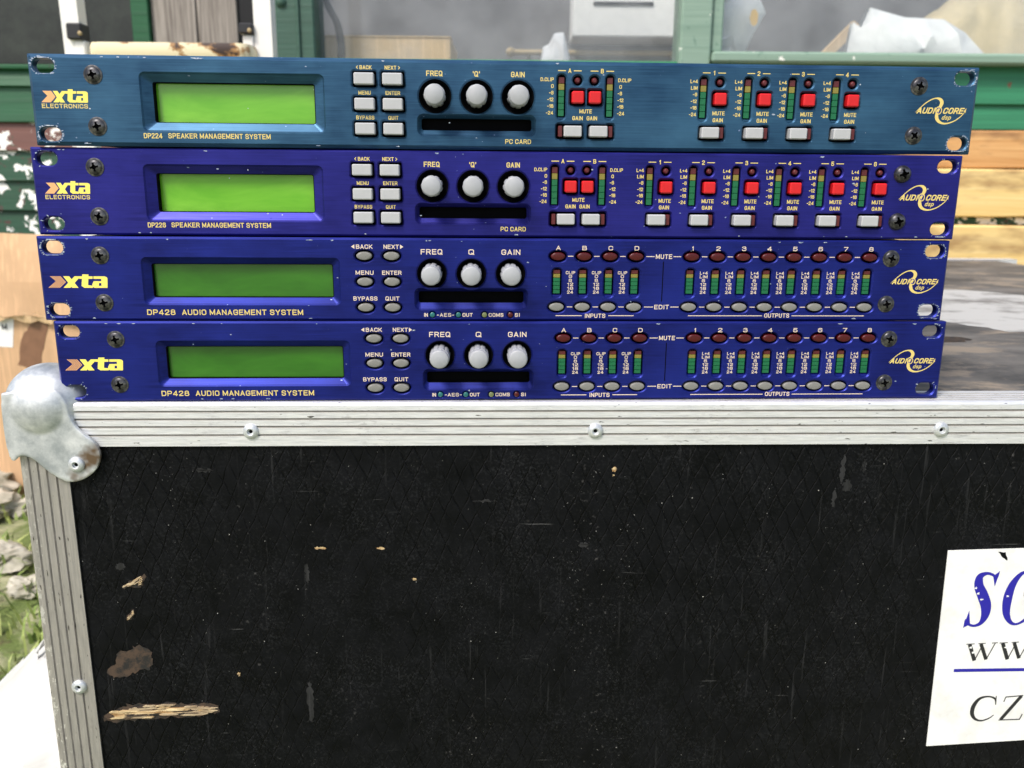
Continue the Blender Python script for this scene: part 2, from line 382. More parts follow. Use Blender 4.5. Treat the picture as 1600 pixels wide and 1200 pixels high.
# monoline capitals: polylines on a cell of height 1
_o = [(.2, 1), (.46, 1), (.6, .93), (.66, .8), (.66, .2), (.6, .07), (.46, 0), (.2, 0), (.06, .07), (0, .2), (0, .8), (.06, .93), (.2, 1)]
FONT = {'A': [[(0, 0), (.33, 1), (.66, 0)], [(.13, .3), (.53, .3)]],
 'B': [[(.4, .53), (0, .53), (0, 1), (.42, 1), (.56, .94), (.6, .84), (.6, .68), (.54, .57), (.4, .53)], [(0, .53), (0, 0), (.46, 0), (.6, .06), (.65, .17), (.65, .37), (.58, .49), (.4, .53)]],
 'C': [[(.66, .72), (.66, .82), (.6, .94), (.46, 1), (.2, 1), (.06, .93), (0, .8), (0, .2), (.06, .07), (.2, 0), (.46, 0), (.6, .06), (.66, .18), (.66, .28)]],
 'D': [[(0, 0), (0, 1), (.4, 1), (.57, .93), (.66, .76), (.66, .24), (.57, .07), (.4, 0), (0, 0)]],
 'E': [[(.6, 0), (0, 0), (0, 1), (.6, 1)], [(0, .52), (.52, .52)]], 'F': [[(0, 0), (0, 1), (.58, 1)], [(0, .5), (.5, .5)]],
 'G': [[(.66, .74), (.66, .82), (.6, .94), (.46, 1), (.2, 1), (.06, .93), (0, .8), (0, .2), (.06, .07), (.2, 0), (.46, 0), (.6, .07), (.66, .2), (.66, .48), (.38, .48)]],
 'I': [[(.06, 0), (.06, 1)]], 'K': [[(0, 0), (0, 1)], [(.62, 1), (.08, .42)], [(.2, .56), (.66, 0)]], 'L': [[(0, 1), (0, 0), (.54, 0)]],
 'M': [[(0, 0), (0, 1), (.4, .12), (.8, 1), (.8, 0)]], 'N': [[(0, 0), (0, 1), (.64, 0), (.64, 1)]], 'O': [_o],
 'P': [[(0, 0), (0, 1), (.44, 1), (.58, .94), (.64, .82), (.64, .62), (.58, .5), (.44, .44), (0, .44)]], 'Q': [_o, [(.4, .26), (.7, -.06)]],
 'R': [[(0, 0), (0, 1), (.44, 1), (.58, .94), (.63, .83), (.63, .65), (.57, .53), (.44, .47), (0, .47)], [(.4, .47), (.66, 0)]],
 'S': [[(.63, .76), (.6, .9), (.46, 1), (.17, 1), (.04, .93), (.01, .8), (.03, .64), (.15, .55), (.5, .46), (.62, .37), (.64, .2), (.6, .07), (.46, 0), (.17, 0), (.04, .08), (.0, .24)]],
 'T': [[(0, 1), (.64, 1)], [(.32, 1), (.32, 0)]], 'U': [[(0, 1), (0, .2), (.06, .07), (.2, 0), (.44, 0), (.58, .07), (.64, .2), (.64, 1)]],
 'X': [[(0, 0), (.64, 1)], [(0, 1), (.64, 0)]], 'Y': [[(0, 1), (.33, .44), (.66, 1)], [(.33, .44), (.33, 0)]],
 '0': [_o], '1': [[(.0, .78), (.24, 1), (.24, 0)]], '2': [[(.0, .76), (.05, .93), (.18, 1), (.44, 1), (.57, .93), (.6, .76), (.56, .6), (.0, .1), (.0, 0), (.62, 0)]],
 '3': [[(.0, .8), (.06, .95), (.18, 1), (.42, 1), (.56, .92), (.58, .72), (.5, .58), (.24, .54)], [(.5, .55), (.62, .4), (.62, .16), (.54, .04), (.42, 0), (.18, 0), (.05, .06), (0, .22)]],
 '4': [[(.48, 0), (.48, 1), (0, .32), (0, .24), (.66, .24)]], '5': [[(.58, 1), (.06, 1), (.02, .5), (.16, .6), (.44, .6), (.58, .52), (.62, .4), (.62, .17), (.55, .05), (.42, 0), (.18, 0), (.05, .06), (0, .2)]],
 '6': [[(.6, .8), (.54, .95), (.44, 1), (.2, 1), (.06, .93), (0, .8), (0, .2), (.06, .07), (.2, 0), (.44, 0), (.57, .07), (.62, .2), (.62, .4), (.55, .54), (.42, .58), (.0, .56)]],
 '7': [[(0, 1), (.6, 1), (.2, 0)]], '8': [[(.16, .54), (.05, .63), (.03, .8), (.08, .94), (.2, 1), (.44, 1), (.56, .94), (.61, .8), (.59, .63), (.48, .54), (.16, .54)], [(.16, .54), (.04, .46), (0, .34), (0, .16), (.06, .05), (.2, 0), (.44, 0), (.58, .05), (.64, .16), (.64, .34), (.6, .46), (.48, .54)]],
 '+': [[(0, .46), (.5, .46)], [(.25, .72), (.25, .2)]], '-': [[(0, .44), (.34, .44)]], '<': [[(.4, .9), (.02, .5), (.4, .1)]], '>': [[(0, .9), (.38, .5), (0, .1)]],
 "'": [[(.03, 1), (.03, .74)]], '.': [[(.04, 0), (.04, .12)]],
 'd': [[(.5, 1), (.5, 0)], [(.5, .1), (.38, 0), (.14, 0), (0, .12), (0, .5), (.14, .62), (.38, .62), (.5, .52)]],
 's': [[(.48, .52), (.36, .62), (.12, .62), (.02, .5), (.1, .36), (.4, .28), (.5, .14), (.38, 0), (.12, 0), (0, .1)]],
 'p': [[(0, .62), (0, -.36)], [(0, .52), (.12, .62), (.36, .62), (.5, .5), (.5, .12), (.36, 0), (.12, 0), (0, .1)]]}
def mitred(mb, pts, w, m, y):
    n = len(pts); closed = pts[0] == pts[-1] and n > 3; L = []; Rr = []
    for i, p in enumerate(pts):
        a_ = pts[i - 1] if i else (pts[-2] if closed else None); b_ = pts[i + 1] if i < n - 1 else (pts[1] if closed else None)
        d1 = Vector((p[0] - a_[0], p[1] - a_[1])).normalized() if a_ else None; d2 = Vector((b_[0] - p[0], b_[1] - p[1])).normalized() if b_ else None
        ex = Vector((0, 0))
        if not a_: d1 = d2; ex = -d2 * w / 2
        if not b_: d2 = d1; ex = d1 * w / 2
        n1 = Vector((-d1.y, d1.x)); n2 = Vector((-d2.y, d2.x)); q = n1 + n2; q = q * (1 / max(.7, q.length_squared / 2 if q.length_squared else .7))
        L.append((p[0] + ex.x + q.x * w / 2, y, p[1] + ex.y + q.y * w / 2)); Rr.append((p[0] + ex.x - q.x * w / 2, y, p[1] + ex.y - q.y * w / 2))
    mb.add(L + Rr, [(i, i + 1, n + i + 1, n + i) for i in range(n - 1)], m)
def text(mb, txt, x, z, h, m, w=None, al='c', bold=.03, shear=0, y=-.07, t=None):
    """flat lettering: z = centre of the capitals, h = cap height, w = forced width"""
    t = h * (t or (.175 if h < 2.25 else .165)); hh = h - t; adv = 0; items = []
    for ch in txt:
        if ch == ' ': adv += .42; continue
        g = FONT[ch]; gw = max(p[0] for l in g for p in l); items.append((adv, g)); adv += gw + .36
    tot = adv - .36; sx = ((w - t) / tot) if w else hh * .98; ww = tot * sx
    ox = {'c': x - ww / 2, 'l': x + t / 2, 'r': x - ww - t / 2}[al]
    for a_, g in items:
        segs = []
        for l in g:
            cur = [l[0]]
            for i in range(1, len(l)):
                cur.append(l[i])
                if i < len(l) - 1:
                    d1 = Vector((l[i][0] - l[i - 1][0], l[i][1] - l[i - 1][1])); d2 = Vector((l[i + 1][0] - l[i][0], l[i + 1][1] - l[i][1]))
                    if d1.angle(d2) > R(62): segs.append(cur); cur = [l[i]]
            segs.append(cur)
        for k, l in enumerate(segs): mitred(mb, [(ox + (a_ + p[0]) * sx + shear * (p[1] - .5) * hh, z - hh / 2 + p[1] * hh) for p in l], t, m, y - .006 * k)
def stroke(mb, pts, ws, m, y=-.08, closed=False):
    n = len(pts); L = []; Rr = []
    for i, (p, w) in enumerate(zip(pts, ws)):
        a_ = pts[max(i - 1, 0)]; b_ = pts[min(i + 1, n - 1)]
        d = Vector((b_[0] - a_[0], b_[1] - a_[1])); d.normalize(); nx, nz = -d.y, d.x
        L.append((p[0] + nx * w / 2, y, p[1] + nz * w / 2)); Rr.append((p[0] - nx * w / 2, y, p[1] - nz * w / 2))
    mb.add(L + Rr, [(i, i + 1, n + i + 1, n + i) for i in range(n - 1)], m)
def smooth_pts(pts, n=6):                   # Catmull-Rom
    out = []
    P = [pts[0]] + list(pts) + [pts[-1]]
    for i in range(1, len(P) - 2):
        for k in range(n):
            t = k / n; q = []
            for c in range(len(pts[0])):
                a_, b_, c_, d_ = P[i - 1][c], P[i][c], P[i + 1][c], P[i + 2][c]
                q.append(.5 * (2 * b_ + (c_ - a_) * t + (2 * a_ - 5 * b_ + 4 * c_ - d_) * t * t + (3 * b_ - a_ - 3 * c_ + d_) * t ** 3))
            out.append(tuple(q))
    out.append(tuple(pts[-1])); return out
def blob(pts, n=4, jit=.5, seed=1):
    rnd = random.Random(seed); out = []
    for i, p in enumerate(pts):
        q = pts[(i + 1) % len(pts)]
        for k in range(n):
            t = k / n; out.append((p[0] + (q[0] - p[0]) * t + rnd.uniform(-jit, jit), p[1] + (q[1] - p[1]) * t + rnd.uniform(-jit, jit)))
    return out
def rect(mb, x0, x1, z0, z1, m, y=-.07): mb.add([(x0, y, z0), (x1, y, z0), (x1, y, z1), (x0, y, z1)], [(0, 1, 2, 3)], m)

# ------------------------------------------------------------------ processor pieces (front face at y = 0, away from camera is +y)
def bool_cut(vs_fs, cut_fs):
    a_ = bpy.data.meshes.new('a'); a_.from_pydata(*[vs_fs[0], [], vs_fs[1]]); fix(a_)
    b_ = bpy.data.meshes.new('b'); b_.from_pydata(*[cut_fs[0], [], cut_fs[1]]); fix(b_)
    oa = bpy.data.objects.new('wa', a_); ob = bpy.data.objects.new('wb', b_); COL.objects.link(oa); COL.objects.link(ob)
    md = oa.modifiers.new('b', 'BOOLEAN'); md.object = ob; md.operation = 'DIFFERENCE'; md.solver = 'EXACT'
    dg = bpy.context.evaluated_depsgraph_get(); dg.update(); me = bpy.data.meshes.new_from_object(oa.evaluated_get(dg))
    bpy.data.objects.remove(oa); bpy.data.objects.remove(ob); return me
def lathe(prof, n=32, mod=None):             # prof: (radius, y) list, axis along y
    rings = []
    for r_, y in prof:
        ring = []
        for i in range(n):
            t = 2 * math.pi * i / n; rr = r_ * (mod(t, y) if mod else 1); ring.append((rr * math.cos(t), y, rr * math.sin(t)))
        rings.append(ring)
    return rings
def screw_mesh(r_, hgt, ang, washer):
    k = 10.0
    mb = MB(); prof = [(r_, 1.0), (r_, -.1)] + [(r_ * math.cos(t), -.1 - hgt * math.sin(t)) for t in (R(18), R(36), R(54), R(70), R(82))]
    mb.loft(lathe(prof, 28), M_SCREW, True, True)
    cx = MB()
    for q in (0, 90, 45):
        l, wd = (r_ * .56, r_ * .13) if q != 45 else (r_ * .3, r_ * .12)
        for qq in ((q,) if q != 45 else (45, 135)):
            c, s_ = math.cos(R(qq) + ang), math.sin(R(qq) + ang)
            p = [(l * c - wd * s_, l * s_ + wd * c), (-l * c - wd * s_, -l * s_ + wd * c), (-l * c + wd * s_, -l * s_ - wd * c), (l * c + wd * s_, l * s_ - wd * c)]
            cx.prism(p, -9 + .01 * qq, -.1 - hgt * .12 + .001 * qq, M_BLACK)
    vs = mb.v, mb.f
    # union the cross arms by cutting one after another
    me = None
    for a0 in range(0, len(cx.v), 8):
        cut = (cx.v[a0:a0 + 8], [tuple(i for i in f_) for f_ in cx.f[:6]])
        if me: vs = ([tuple(v.co) for v in me.vertices], [tuple(p.vertices) for p in me.polygons])
        me = bool_cut(vs, cut)
    out = MB()
    me.update(); V_ = [tuple(v.co) for v in me.vertices]
    def dome(c):
        q = min(1, math.hypot(c[0], c[2]) / r_); return -.1 - hgt * math.sqrt(max(0, 1 - q * q))
    inn = [p for p in me.polygons if p.center.y > dome(p.center) + hgt * .22 and math.hypot(p.center.x, p.center.z) < r_ * .72]
    ids = {p.index for p in inn}
    out.add(V_, [tuple(p.vertices) for p in me.polygons if p.index in ids], M_BLACK); out.add(V_, [tuple(p.vertices) for p in me.polygons if p.index not in ids], M_SCREW)  # recess faces painted black for the shade inside the cross
    if washer: out.loft(lathe([(r_ + .7, .4), (r_ + .7, -.25), (r_ + .3, -.4), (r_ * .9, -.4)], 28), M_SCREW)
    return out
SCREWS = []
for i, a0 in enumerate((.2, .9, 1.3)):
    o = screw_mesh(3.9, 1.5, a0, True).build('screw', smooth=True); SCREWS.append(o.data); bpy.data.objects.remove(o)
o = screw_mesh(4.6, 3.0, .3, False).build('screw', smooth=True); BIGSCREW = o.data; bpy.data.objects.remove(o)

def knob_mesh():
    mb = MB(); n = 72
    def mod(t, y): return 1 - .10 * (max(0, math.cos(9 * t)) ** 2) * (1 if y > -7.6 else 0)
    prof = [(5.4, 5), (5.4, 0), (5.4, -5), (5.35, -7.4), (5.2, -7.8), (4.75, -7.9), (4.7, -8.4), (4.95, -8.5), (4.95, -10.8), (4.75, -11.3), (4.3, -11.6)]
    mb.loft(lathe(prof, n, mod), M_KNOB, True, True); o = mb.build('knob', smooth=True); me = o.data; bpy.data.objects.remove(o); return me
KNOB = knob_mesh()
def cap_mesh(kind):
    mb = MB()
    if kind == 'wide': mb.box(-5, 5, -2.6, 6, -2.85, 2.85, M_BTN, .5)
    if kind == 'gain': mb.box(-4.6, 4.6, -3.0, 6, -2.75, 2.75, M_BTN, .5)
    if kind == 'red': mb.box(-3.1, 3.1, -2.2, 6, -3.0, 3.0, M_RED, .6)
    if kind == 'lamp': mb.box(-1, 1, -1.2, 6, -2.7, 2.7, M_LEDR, .2)
    if kind in ('oval', 'mute', 'edit'):
        m, rx_, rz_ = {'oval': (M_BTNG, 4.1, 2.15), 'mute': (M_MAROON, 3.85, 2.1), 'edit': (M_BTNG, 4.0, 2.1)}[kind]
        rings = [[(x, y, z) for x, z in circ(0, 0, rx_ * k, rz_ * k, 36)] for k, y in ((1, 6), (1, .3), (.96, -.15), (.88, -.35), (.6, -.45))]
        mb.loft(rings, m, True, True)
    if kind == 'led': mb.loft(lathe([(1.5, 4), (1.5, 1.2), (1.3, .5), (.8, .1)], 20), M_LEDR, True, True)
    o = mb.build('cap', smooth=kind not in ('wide', 'gain', 'red', 'lamp')); me = o.data; bpy.data.objects.remove(o); return me
CAP = {k: cap_mesh(k) for k in ('wide', 'gain', 'red', 'lamp', 'oval', 'mute', 'edit', 'led')}
def meter_mesh(w, h, ydep):
    mb = MB(); n = 6; cols = [M_LEDG] * 4 + [M_LEDY, M_LEDR]; p = h / n
    for i in range(n): mb.box(-w / 2, w / 2, ydep, 6, -h / 2 + i * p + .11, -h / 2 + (i + 1) * p - .11, cols[i], .08)
    o = mb.build('meter'); me = o.data; bpy.data.objects.remove(o); return me
METER_A = meter_mesh(2.9, 19.2, 1.4); METER_B = meter_mesh(3.6, 12.8, 1.2)
def led_flat(m):
    mb = MB(); mb.loft(lathe([(1.35, 3), (1.35, -.05), (1.1, -.25), (.5, -.35)], 20), m, True, True)
    o = mb.build('lamp', smooth=True); me = o.data; bpy.data.objects.remove(o); return me
LEDF = [led_flat(m) for m in (M_LEDT, M_LEDT, M_LEDO, M_MAROON)]

PW, PH = 482.6, 43.7
def emblem(mb, x0, x1, z0, z1, m):
    W_, H_ = x1 - x0, z1 - z0
    X = lambda u: x0 + u * W_; Z = lambda v: z1 - v * H_
    # coordinates read off the emblem in a 0..1 frame
    a_ = [(.02, .57), (.09, .42), (.2, .2), (.31, .05), (.4, .005), (.47, .05), (.505, .17), (.49, .3), (.455, .45), (.435, .6), (.44, .76), (.48, .9), (.56, .985), (.66, .985), (.79, .88), (.9, .7), (.965, .53)]
    w_ = [.1, .35, .5, .55, .7, 1.5, 1.9, 1.7, 1.3, 1.5, 1.8, 1.5, .95, .65, .5, .45, .35]
    sm = smooth_pts([(X(u), Z(v), q) for (u, v), q in zip(a_, w_)], 5)
    stroke(mb, [(p[0], p[1]) for p in sm], [max(.1, p[2] * W_ / 28) for p in sm], m)
    text(mb, 'AUDI', X(.06), Z(.49), H_ * .24, m, W_ * .33, 'l', .03, .35, -.1, .2)
    text(mb, 'CORE', X(.555), Z(.49), H_ * .24, m, W_ * .385, 'l', .03, .35, -.1, .2)
    ring = circ(X(.462), Z(.48), W_ * .055, H_ * .15, 16); ring.append(ring[0]); stroke(mb, ring, [.45] * 17, m, -.09); r2 = circ(X(.462), Z(.48), W_ * .036, H_ * .1, 14); stroke(mb, r2[1:7], [.32] * 6, M_INKB, -.12); stroke(mb, r2[8:14], [.32] * 6, M_INKB, -.12)
    st = [(X(.955), Z(.5))]
    mb.add([(X(.94), -.1, Z(.5)), (X(.958), -.1, Z(.46)), (X(.99), -.1, Z(.38)), (X(.978), -.1, Z(.49)), (X(.985), -.1, Z(.56)), (X(.96), -.1, Z(.53))], [(0, 1, 2, 3, 4, 5)], m)
    text(mb, 'dsp', X(.63), Z(.745), H_ * .19, m, W_ * .17, 'c', .008, .3, -.085, .15)
def maker_logo(mb, x0, x1, z0, z1, stripes):
    # chevron arrow then the lower-case letters; z0..z1 runs to the top of the t
    w, h = x1 - x0, z1 - z0; xh = h * .84
    X = lambda u: x0 + u * w; Z = lambda v: z0 + v * h
    up_ = [(.045, .86), (.14, .49), (.31, .42), (.23, .86)]; lo_ = [(0, .0), (.14, .49), (.31, .42), (.2, .0)]
    if stripes:
        for quad, mm_ in ((up_, M_PEACH), (lo_, M_PEACH)):
            nS = 6
            for i in range(nS):
                t0, t1 = i / nS, (i + .6) / nS
                L = lambda p, q, t: (p[0] + (q[0] - p[0]) * t, p[1] + (q[1] - p[1]) * t)
                a0, a1 = L(quad[0], quad[3], t0), L(quad[0], quad[3], t1); b0, b1 = L(quad[1], quad[2], t0), L(quad[1], quad[2], t1)
                mb.add([(X(p[0]), -.07, Z(p[1])) for p in (a0, a1, b1, b0)], [(0, 1, 2, 3)], mm_)
    else:
        for q in (up_, lo_): mb.add([(X(p[0]), -.07, Z(p[1])) for p in q], [(0, 1, 2, 3)], M_PEACH)
    lay = [0]
    def P(*pp):
        lay[0] += 1; mb.add([(X(u), -.08 - .007 * lay[0], Z(v)) for u, v in pp], [tuple(range(len(pp)))], M_YEL)
    P((.265, .86), (.365, .86), (.50, 0), (.395, 0)); 
    P((.455, .86), (.555, .86), (.365, 0), (.25, 0))
    P((.585, 1), (.69, 1), (.665, .2), (.75, .16), (.74, 0), (.60, 0), (.555, .14))
    P((.53, .86), (.755, .86), (.75, .67), (.525, .67))
    P((.77, .86), (.95, .86), (.955, .67), (.765, .67)); P((.95, .86), (.99, .8), (1.0, .7), (.985, 0), (.885, 0), (.895, .67))
    P((.765, .5), (.9, .5), (.898, .36), (.85, .36)); P((.765, .5), (.85, .36), (.845, .15), (.745, .06), (.735, .25)); P((.745, .06), (.77, 0), (.9, 0), (.9, .15), (.845, .15))

def chassis(t):
    mb = MB(); mb.box(-221, 221, 9, 300, .6, 43.0, M_DARKMETAL, .8); mb.box(-220, 220, 8.6, 8.95, .8, 42.8, M_BLACK); mb.build('chassis', t)  # black sheet behind the panel stands in for shade in the openings
    
def slots(r=3.4, w=10.4): return [rrect(x, z, w, r * 2, r - .05, 6) for x in (-233.4, 233.4) for z in (5.5, 38.0)]
def unit_common(t, mat, holes, disp, lcdm, slot, ramps, chamfer=1.1, mx=3.9, mz=3.3, dep=5.6):
    # front panel with every opening cut through
    dx0, dx1, dz0, dz1 = disp
    hl = list(holes) + slots() + [rrect((dx0 + dx1) / 2, (dz0 + dz1) / 2, dx1 - dx0, dz1 - dz0, 2.2), rrect((slot[0] + slot[1]) / 2, (slot[2] + slot[3]) / 2, slot[1] - slot[0], slot[3] - slot[2], 2.6)]
    mb = MB(); vs, fs = plate(rrect(0, PH / 2, PW, PH, .5, 2), hl, 0, 5, .75, chamfer); mb.add(vs, fs, mat)
    for mxc, mw, z0, z1 in ramps: mb.add([(mxc - mw / 2, .5, z0), (mxc + mw / 2, .5, z0), (mxc + mw / 2 - .2, 2.6, z1), (mxc - mw / 2 + .2, 2.6, z1)], [(0, 1, 2, 3)], mat)
    pan = mb.build('front_panel', t)
    # display: sloping bezel and window
    cx, cz, w, h = (dx0 + dx1) / 2, (dz0 + dz1) / 2, dx1 - dx0, dz1 - dz0
    bz = MB(); R3 = lambda p, y: [(x, y, z) for x, z in p]
    ax, az = w - 2 * mx, h - 2 * mz
    bz.loft([R3(rrect(cx, cz, w - .1, h - .1, 2.1), .75), R3(rrect(cx, cz, ax + 1.0, az + .8, 1.2), 3.3)], mat)
    bz.loft([R3(rrect(cx, cz, ax + 1.0, az + .8, 1.2), 3.3), R3(rrect(cx, cz, ax + .1, az + .1, .9), 3.6), R3(rrect(cx, cz, ax + .1, az + .1, .9), dep + .3)], M_BLACK)
    b = bz.build('display_bezel', t)
    lc = MB(); lc.box(cx - ax / 2 - .6, cx + ax / 2 + .6, dep, dep + .35, cz - az / 2 - .6, cz + az / 2 + .6, lcdm); lc.build('display_window', b)
    # card slot: sloping surround round a deep black mouth
    cx, cz, w, h = (slot[0] + slot[1]) / 2, (slot[2] + slot[3]) / 2, slot[1] - slot[0], slot[3] - slot[2]
    so, sh = (.35, 3.8) if mx > 4 else (.75, 4.6)
    sl = MB(); sl.loft([R3(rrect(cx, cz, w - .1, h - .1, 2.5), .75), R3(rrect(cx, cz + so, w - 3, h - sh, 1.2), 2.6)], mat)
    sl.loft([R3(rrect(cx, cz + so, w - 3, h - sh, 1.2), 2.61), R3(rrect(cx, cz + so, w - 3.1, h - sh - .1, 1.2), 6.3)], M_BLACK)
    sl.add(R3(rrect(cx, cz + so, w - 3.1, h - sh - .1, 1.2), 6.31), [tuple(range(24))], M_BLACK); sl.build('card_slot', t)
    chassis(t); return pan
def wells(t, pts, r):                        # black cups that line the knob openings
    for x, z in pts:
        mb = MB(); mb.loft([[(x + p[0], p[1], z + p[2]) for p in ring] for ring in lathe([(r - .05, .8), (r - .9, 2.6), (r - .9, 5.5), (1, 5.6)], 36)], M_BLACK, False, True)
        mb.build('knob_recess', t, True)
        link('knob', KNOB, t, (x, 0, z)).rotation_euler = (0, random.uniform(0, 6), 0)
def screws(t, big=False):
    for i, (x, z) in enumerate(((-209.6, 34), (-209.8, 9.4), (209.3, 34), (209.2, 9.3))):
        link('screw', BIGSCREW if big and x > 0 else SCREWS[(i + random.randint(0, 2)) % 3], t, (x, 0, z))
def scuffs(t, seed, amt=.6, holes=((-233.4, 5.5), (-233.4, 38), (233.4, 5.5), (233.4, 38))):
    rnd = random.Random(seed)
    for hx, hz in holes:
        mb = MB(); n = 60; base = rrect(hx, hz, 10.6, 7.0, 3.4, 14)
        for q in range(len(base)):
            if rnd.random() > amt: continue
            x, z = base[q]; x2, z2 = base[(q + 1) % len(base)]
            g0, g1 = 1 + rnd.uniform(.02, .12), 1 + rnd.uniform(.05, .30); j = rnd.uniform(-.4, .4)
            P = [(hx + (x - hx) * g0, hz + (z - hz) * g0), (hx + (x2 - hx) * g0, hz + (z2 - hz) * g0), (hx + (x2 - hx) * g1 + j, hz + (z2 - hz) * g1), (hx + (x - hx) * (g1 * .97), hz + (z - hz) * (g1 * .97))]
            if max(abs(p[0]) for p in P) > 240.4 or min(p[1] for p in P) < .9 or max(p[1] for p in P) > 42.9: continue
            mb.add([(p[0], -.05, p[1]) for p in P], [(0, 1, 2, 3)], M_BARE)
        if mb.v: mb.build('bare_metal_scuff', t)
    mb = MB()
    for q in range(14):
        x = rnd.uniform(-240, 240); x = x if rnd.random() < .6 else math.copysign(rnd.uniform(150, 240), x); top = rnd.random() < .6
        w = rnd.uniform(.3, 1.3) * (3 if rnd.random() < .08 else 1); z = (PH - 1.2) if top else 1.2; h = rnd.uniform(.15, .5)
        b_ = blob(circ(x, z, w, h, 7), 2, .12, q); mb.add([(p[0], -.06, min(max(p[1], 1.0), PH - 1.0)) for p in b_], [tuple(range(len(b_)))], M_BARE)
    for q in range(14):
        x, z = rnd.uniform(-238, 238), rnd.uniform(3, 41); r_ = rnd.uniform(.12, .4); b_ = blob(circ(x, z, r_ * rnd.uniform(.6, 2.5), r_, 6), 2, .08, q)
        mb.add([(p[0], -.045, p[1]) for p in b_], [tuple(range(len(b_)))], M_BARE)
    mb.build('paint_chips', t)

def unit_a(t, mat, model, dxk, nout, out0, pitch, bx, dx, dd, big=False):
    """older style: square buttons, long meters.  dxk shifts the knob block, bx the first button column"""
    holes = []; caps = []; parts = MB()
    T = lambda *a_, **k: text(lg, *a_, **k)
    lg = MB(); mo = MB(); ramps = []; m = M_GOLD
    for col, names in ((bx, ('< BACK', 'MENU', 'BYPASS')), (bx + 14.2, ('NEXT >', 'ENTER', 'QUIT'))):
        for z, nm in zip((33.8, 21.7, 9.7), names):
            holes.append(rrect(col, z, 12.1, 7.9, 1.1)); caps.append(('menu_button', 'wide', col, z)); T(nm, col, z + 5.5, 1.9, m, bold=.03)
    kn = [(-43.6 + dxk, 26), (-22.5 + dxk, 26), (-1.5 + dxk, 26)]
    for (x, z), nm, w_ in zip(kn, ('FREQ', "'Q'", 'GAIN'), (8.2, 3.6, 6.9)):
        holes.append(circ(x, z, 8.3, n=40)); T(nm, x - .2, z + 10.9, 2.6, m, w_, bold=.03)
    T('PC CARD', -1.0 + dxk * .92, 4.2, 2.3, m, 13.3, bold=.03)
    text(mo, model, -188.4 + dd, 5.2, 2.5, m, 9.2, 'l', bold=.02); text(mo, 'SPEAKER MANAGEMENT SYSTEM', -176.3 + dd, 5.3, 2.5, m, 51, 'l', bold=.02)
    def meter(x): holes.append(rrect(x, 26.4, 4.5, 22.0, 2.2)); ramps.append((x, 3.6, 15.5, 17.0)); caps.append(('level_meter', METER_A, x, 26.6))
    def led(x): holes.append(circ(x, 34.5, 2.5, n=24)); caps.append(('indicator_light', 'led', x, 34.5))
    def mute(x): holes.append(rrect(x, 26.2, 8.0, 8.0, 1.2)); caps.append(('mute_button', 'red', x, 26.2))
    def gain(x, lx):
        lo, hi = min(x - 4.6, lx - 1), max(x + 4.6, lx + 1)
        holes.append(rrect((lo + hi) / 2, 9.5, hi - lo + 1.9, 7.6, 1.2)); caps.append(('gain_button', 'gain', x, 9.5)); caps.append(('indicator_light', 'lamp', lx, 9.5))
    rows = (34.8, 31.6, 28.4, 25.1, 21.9, 18.6)
    mx = 20.1 + dx
    meter(mx); meter(mx + 24.9); led(mx + 8.2); led(mx + 16.8); mute(mx + 8.3); mute(mx + 17.1)
    gain(mx + 6.0, mx - .4); gain(mx + 19.3, mx + 25.6)
    T('MUTE', mx + 12.6, 19.5, 2, m, bold=.03); T('GAIN', mx + 8.5, 16.1, 2, m, bold=.03); T('GAIN', mx + 15.9, 16.1, 2, m, bold=.03)
    for cx, ch in ((mx + 4.0, 'A'), (mx + 20.6, 'B')):
        T(ch, cx, 39.1, 2.2, m, bold=.03); rect(lg, cx - 6, cx - 2, 38.85, 39.3, m); rect(lg, cx + 2, cx + 6, 38.85, 39.3, m)
    for z, nm in zip(rows, ('D.CLIP', '0', '-6', '-12', '-18', '-24')):
        T(nm, mx - 4.1, z, 1.8, m, al='r', bold=.03)
        if nm == '0': T(nm, mx + 30.2, z, 1.8, m, bold=.03)
        else: T(nm, mx + 28.8, z, 1.8, m, al='l', bold=.03)
    for i in range(nout):
        x = out0 + pitch * i
        meter(x); led(x + 8.3); mute(x + 8.5); gain(x + 3.9, x + 10)
        T('MUTE', x + 8.2, 19.3, 2, m, bold=.03); T('GAIN', x + 8.0, 15.9, 2, m, bold=.03); cx = x + 4.8
        T(str(i + 1), cx, 39.0, 2.2, m, bold=.03); rect(lg, cx - 6, cx - 2, 38.8, 39.2, m); rect(lg, cx + 2, cx + 6, 38.8, 39.2, m)
        for z, nm in zip(rows, ('L+4', 'LIM', '-6', '-12', '-18', '-24')): T(nm, x - 3.5, z, 1.8, m, al='r', bold=.03)
    dsp = (-187.8 + dd, -98.0 + dd, 7.9, 35.1)
    sl = (-52.2 + dxk, 7.2 + dxk, 7.2, 16.8)
    unit_common(t, mat, holes, dsp, M_LCD1, sl, ramps, 1.0 if big else 1.9, 5.1, 4.2, 7); wells(t, kn, 8.3)
    for nm, k, x, z in caps: link(nm, CAP[k] if isinstance(k, str) else k, t, (x, 0, z))
    screws(t, big); lg.build('printed_legend', t); mo.build('model_lettering', t)
    ml = MB(); maker_logo(ml, -236, -213, 20.7, 27, False); text(ml, 'ELECTRONICS', -224.8, 19, 2.1, M_GOLD, 22.4, bold=.05); ml.build('maker_logo', t)
    em = MB(); emblem(em, 208.2, 236.3, 15.5, 28.2, m); em.build('processor_emblem', t)

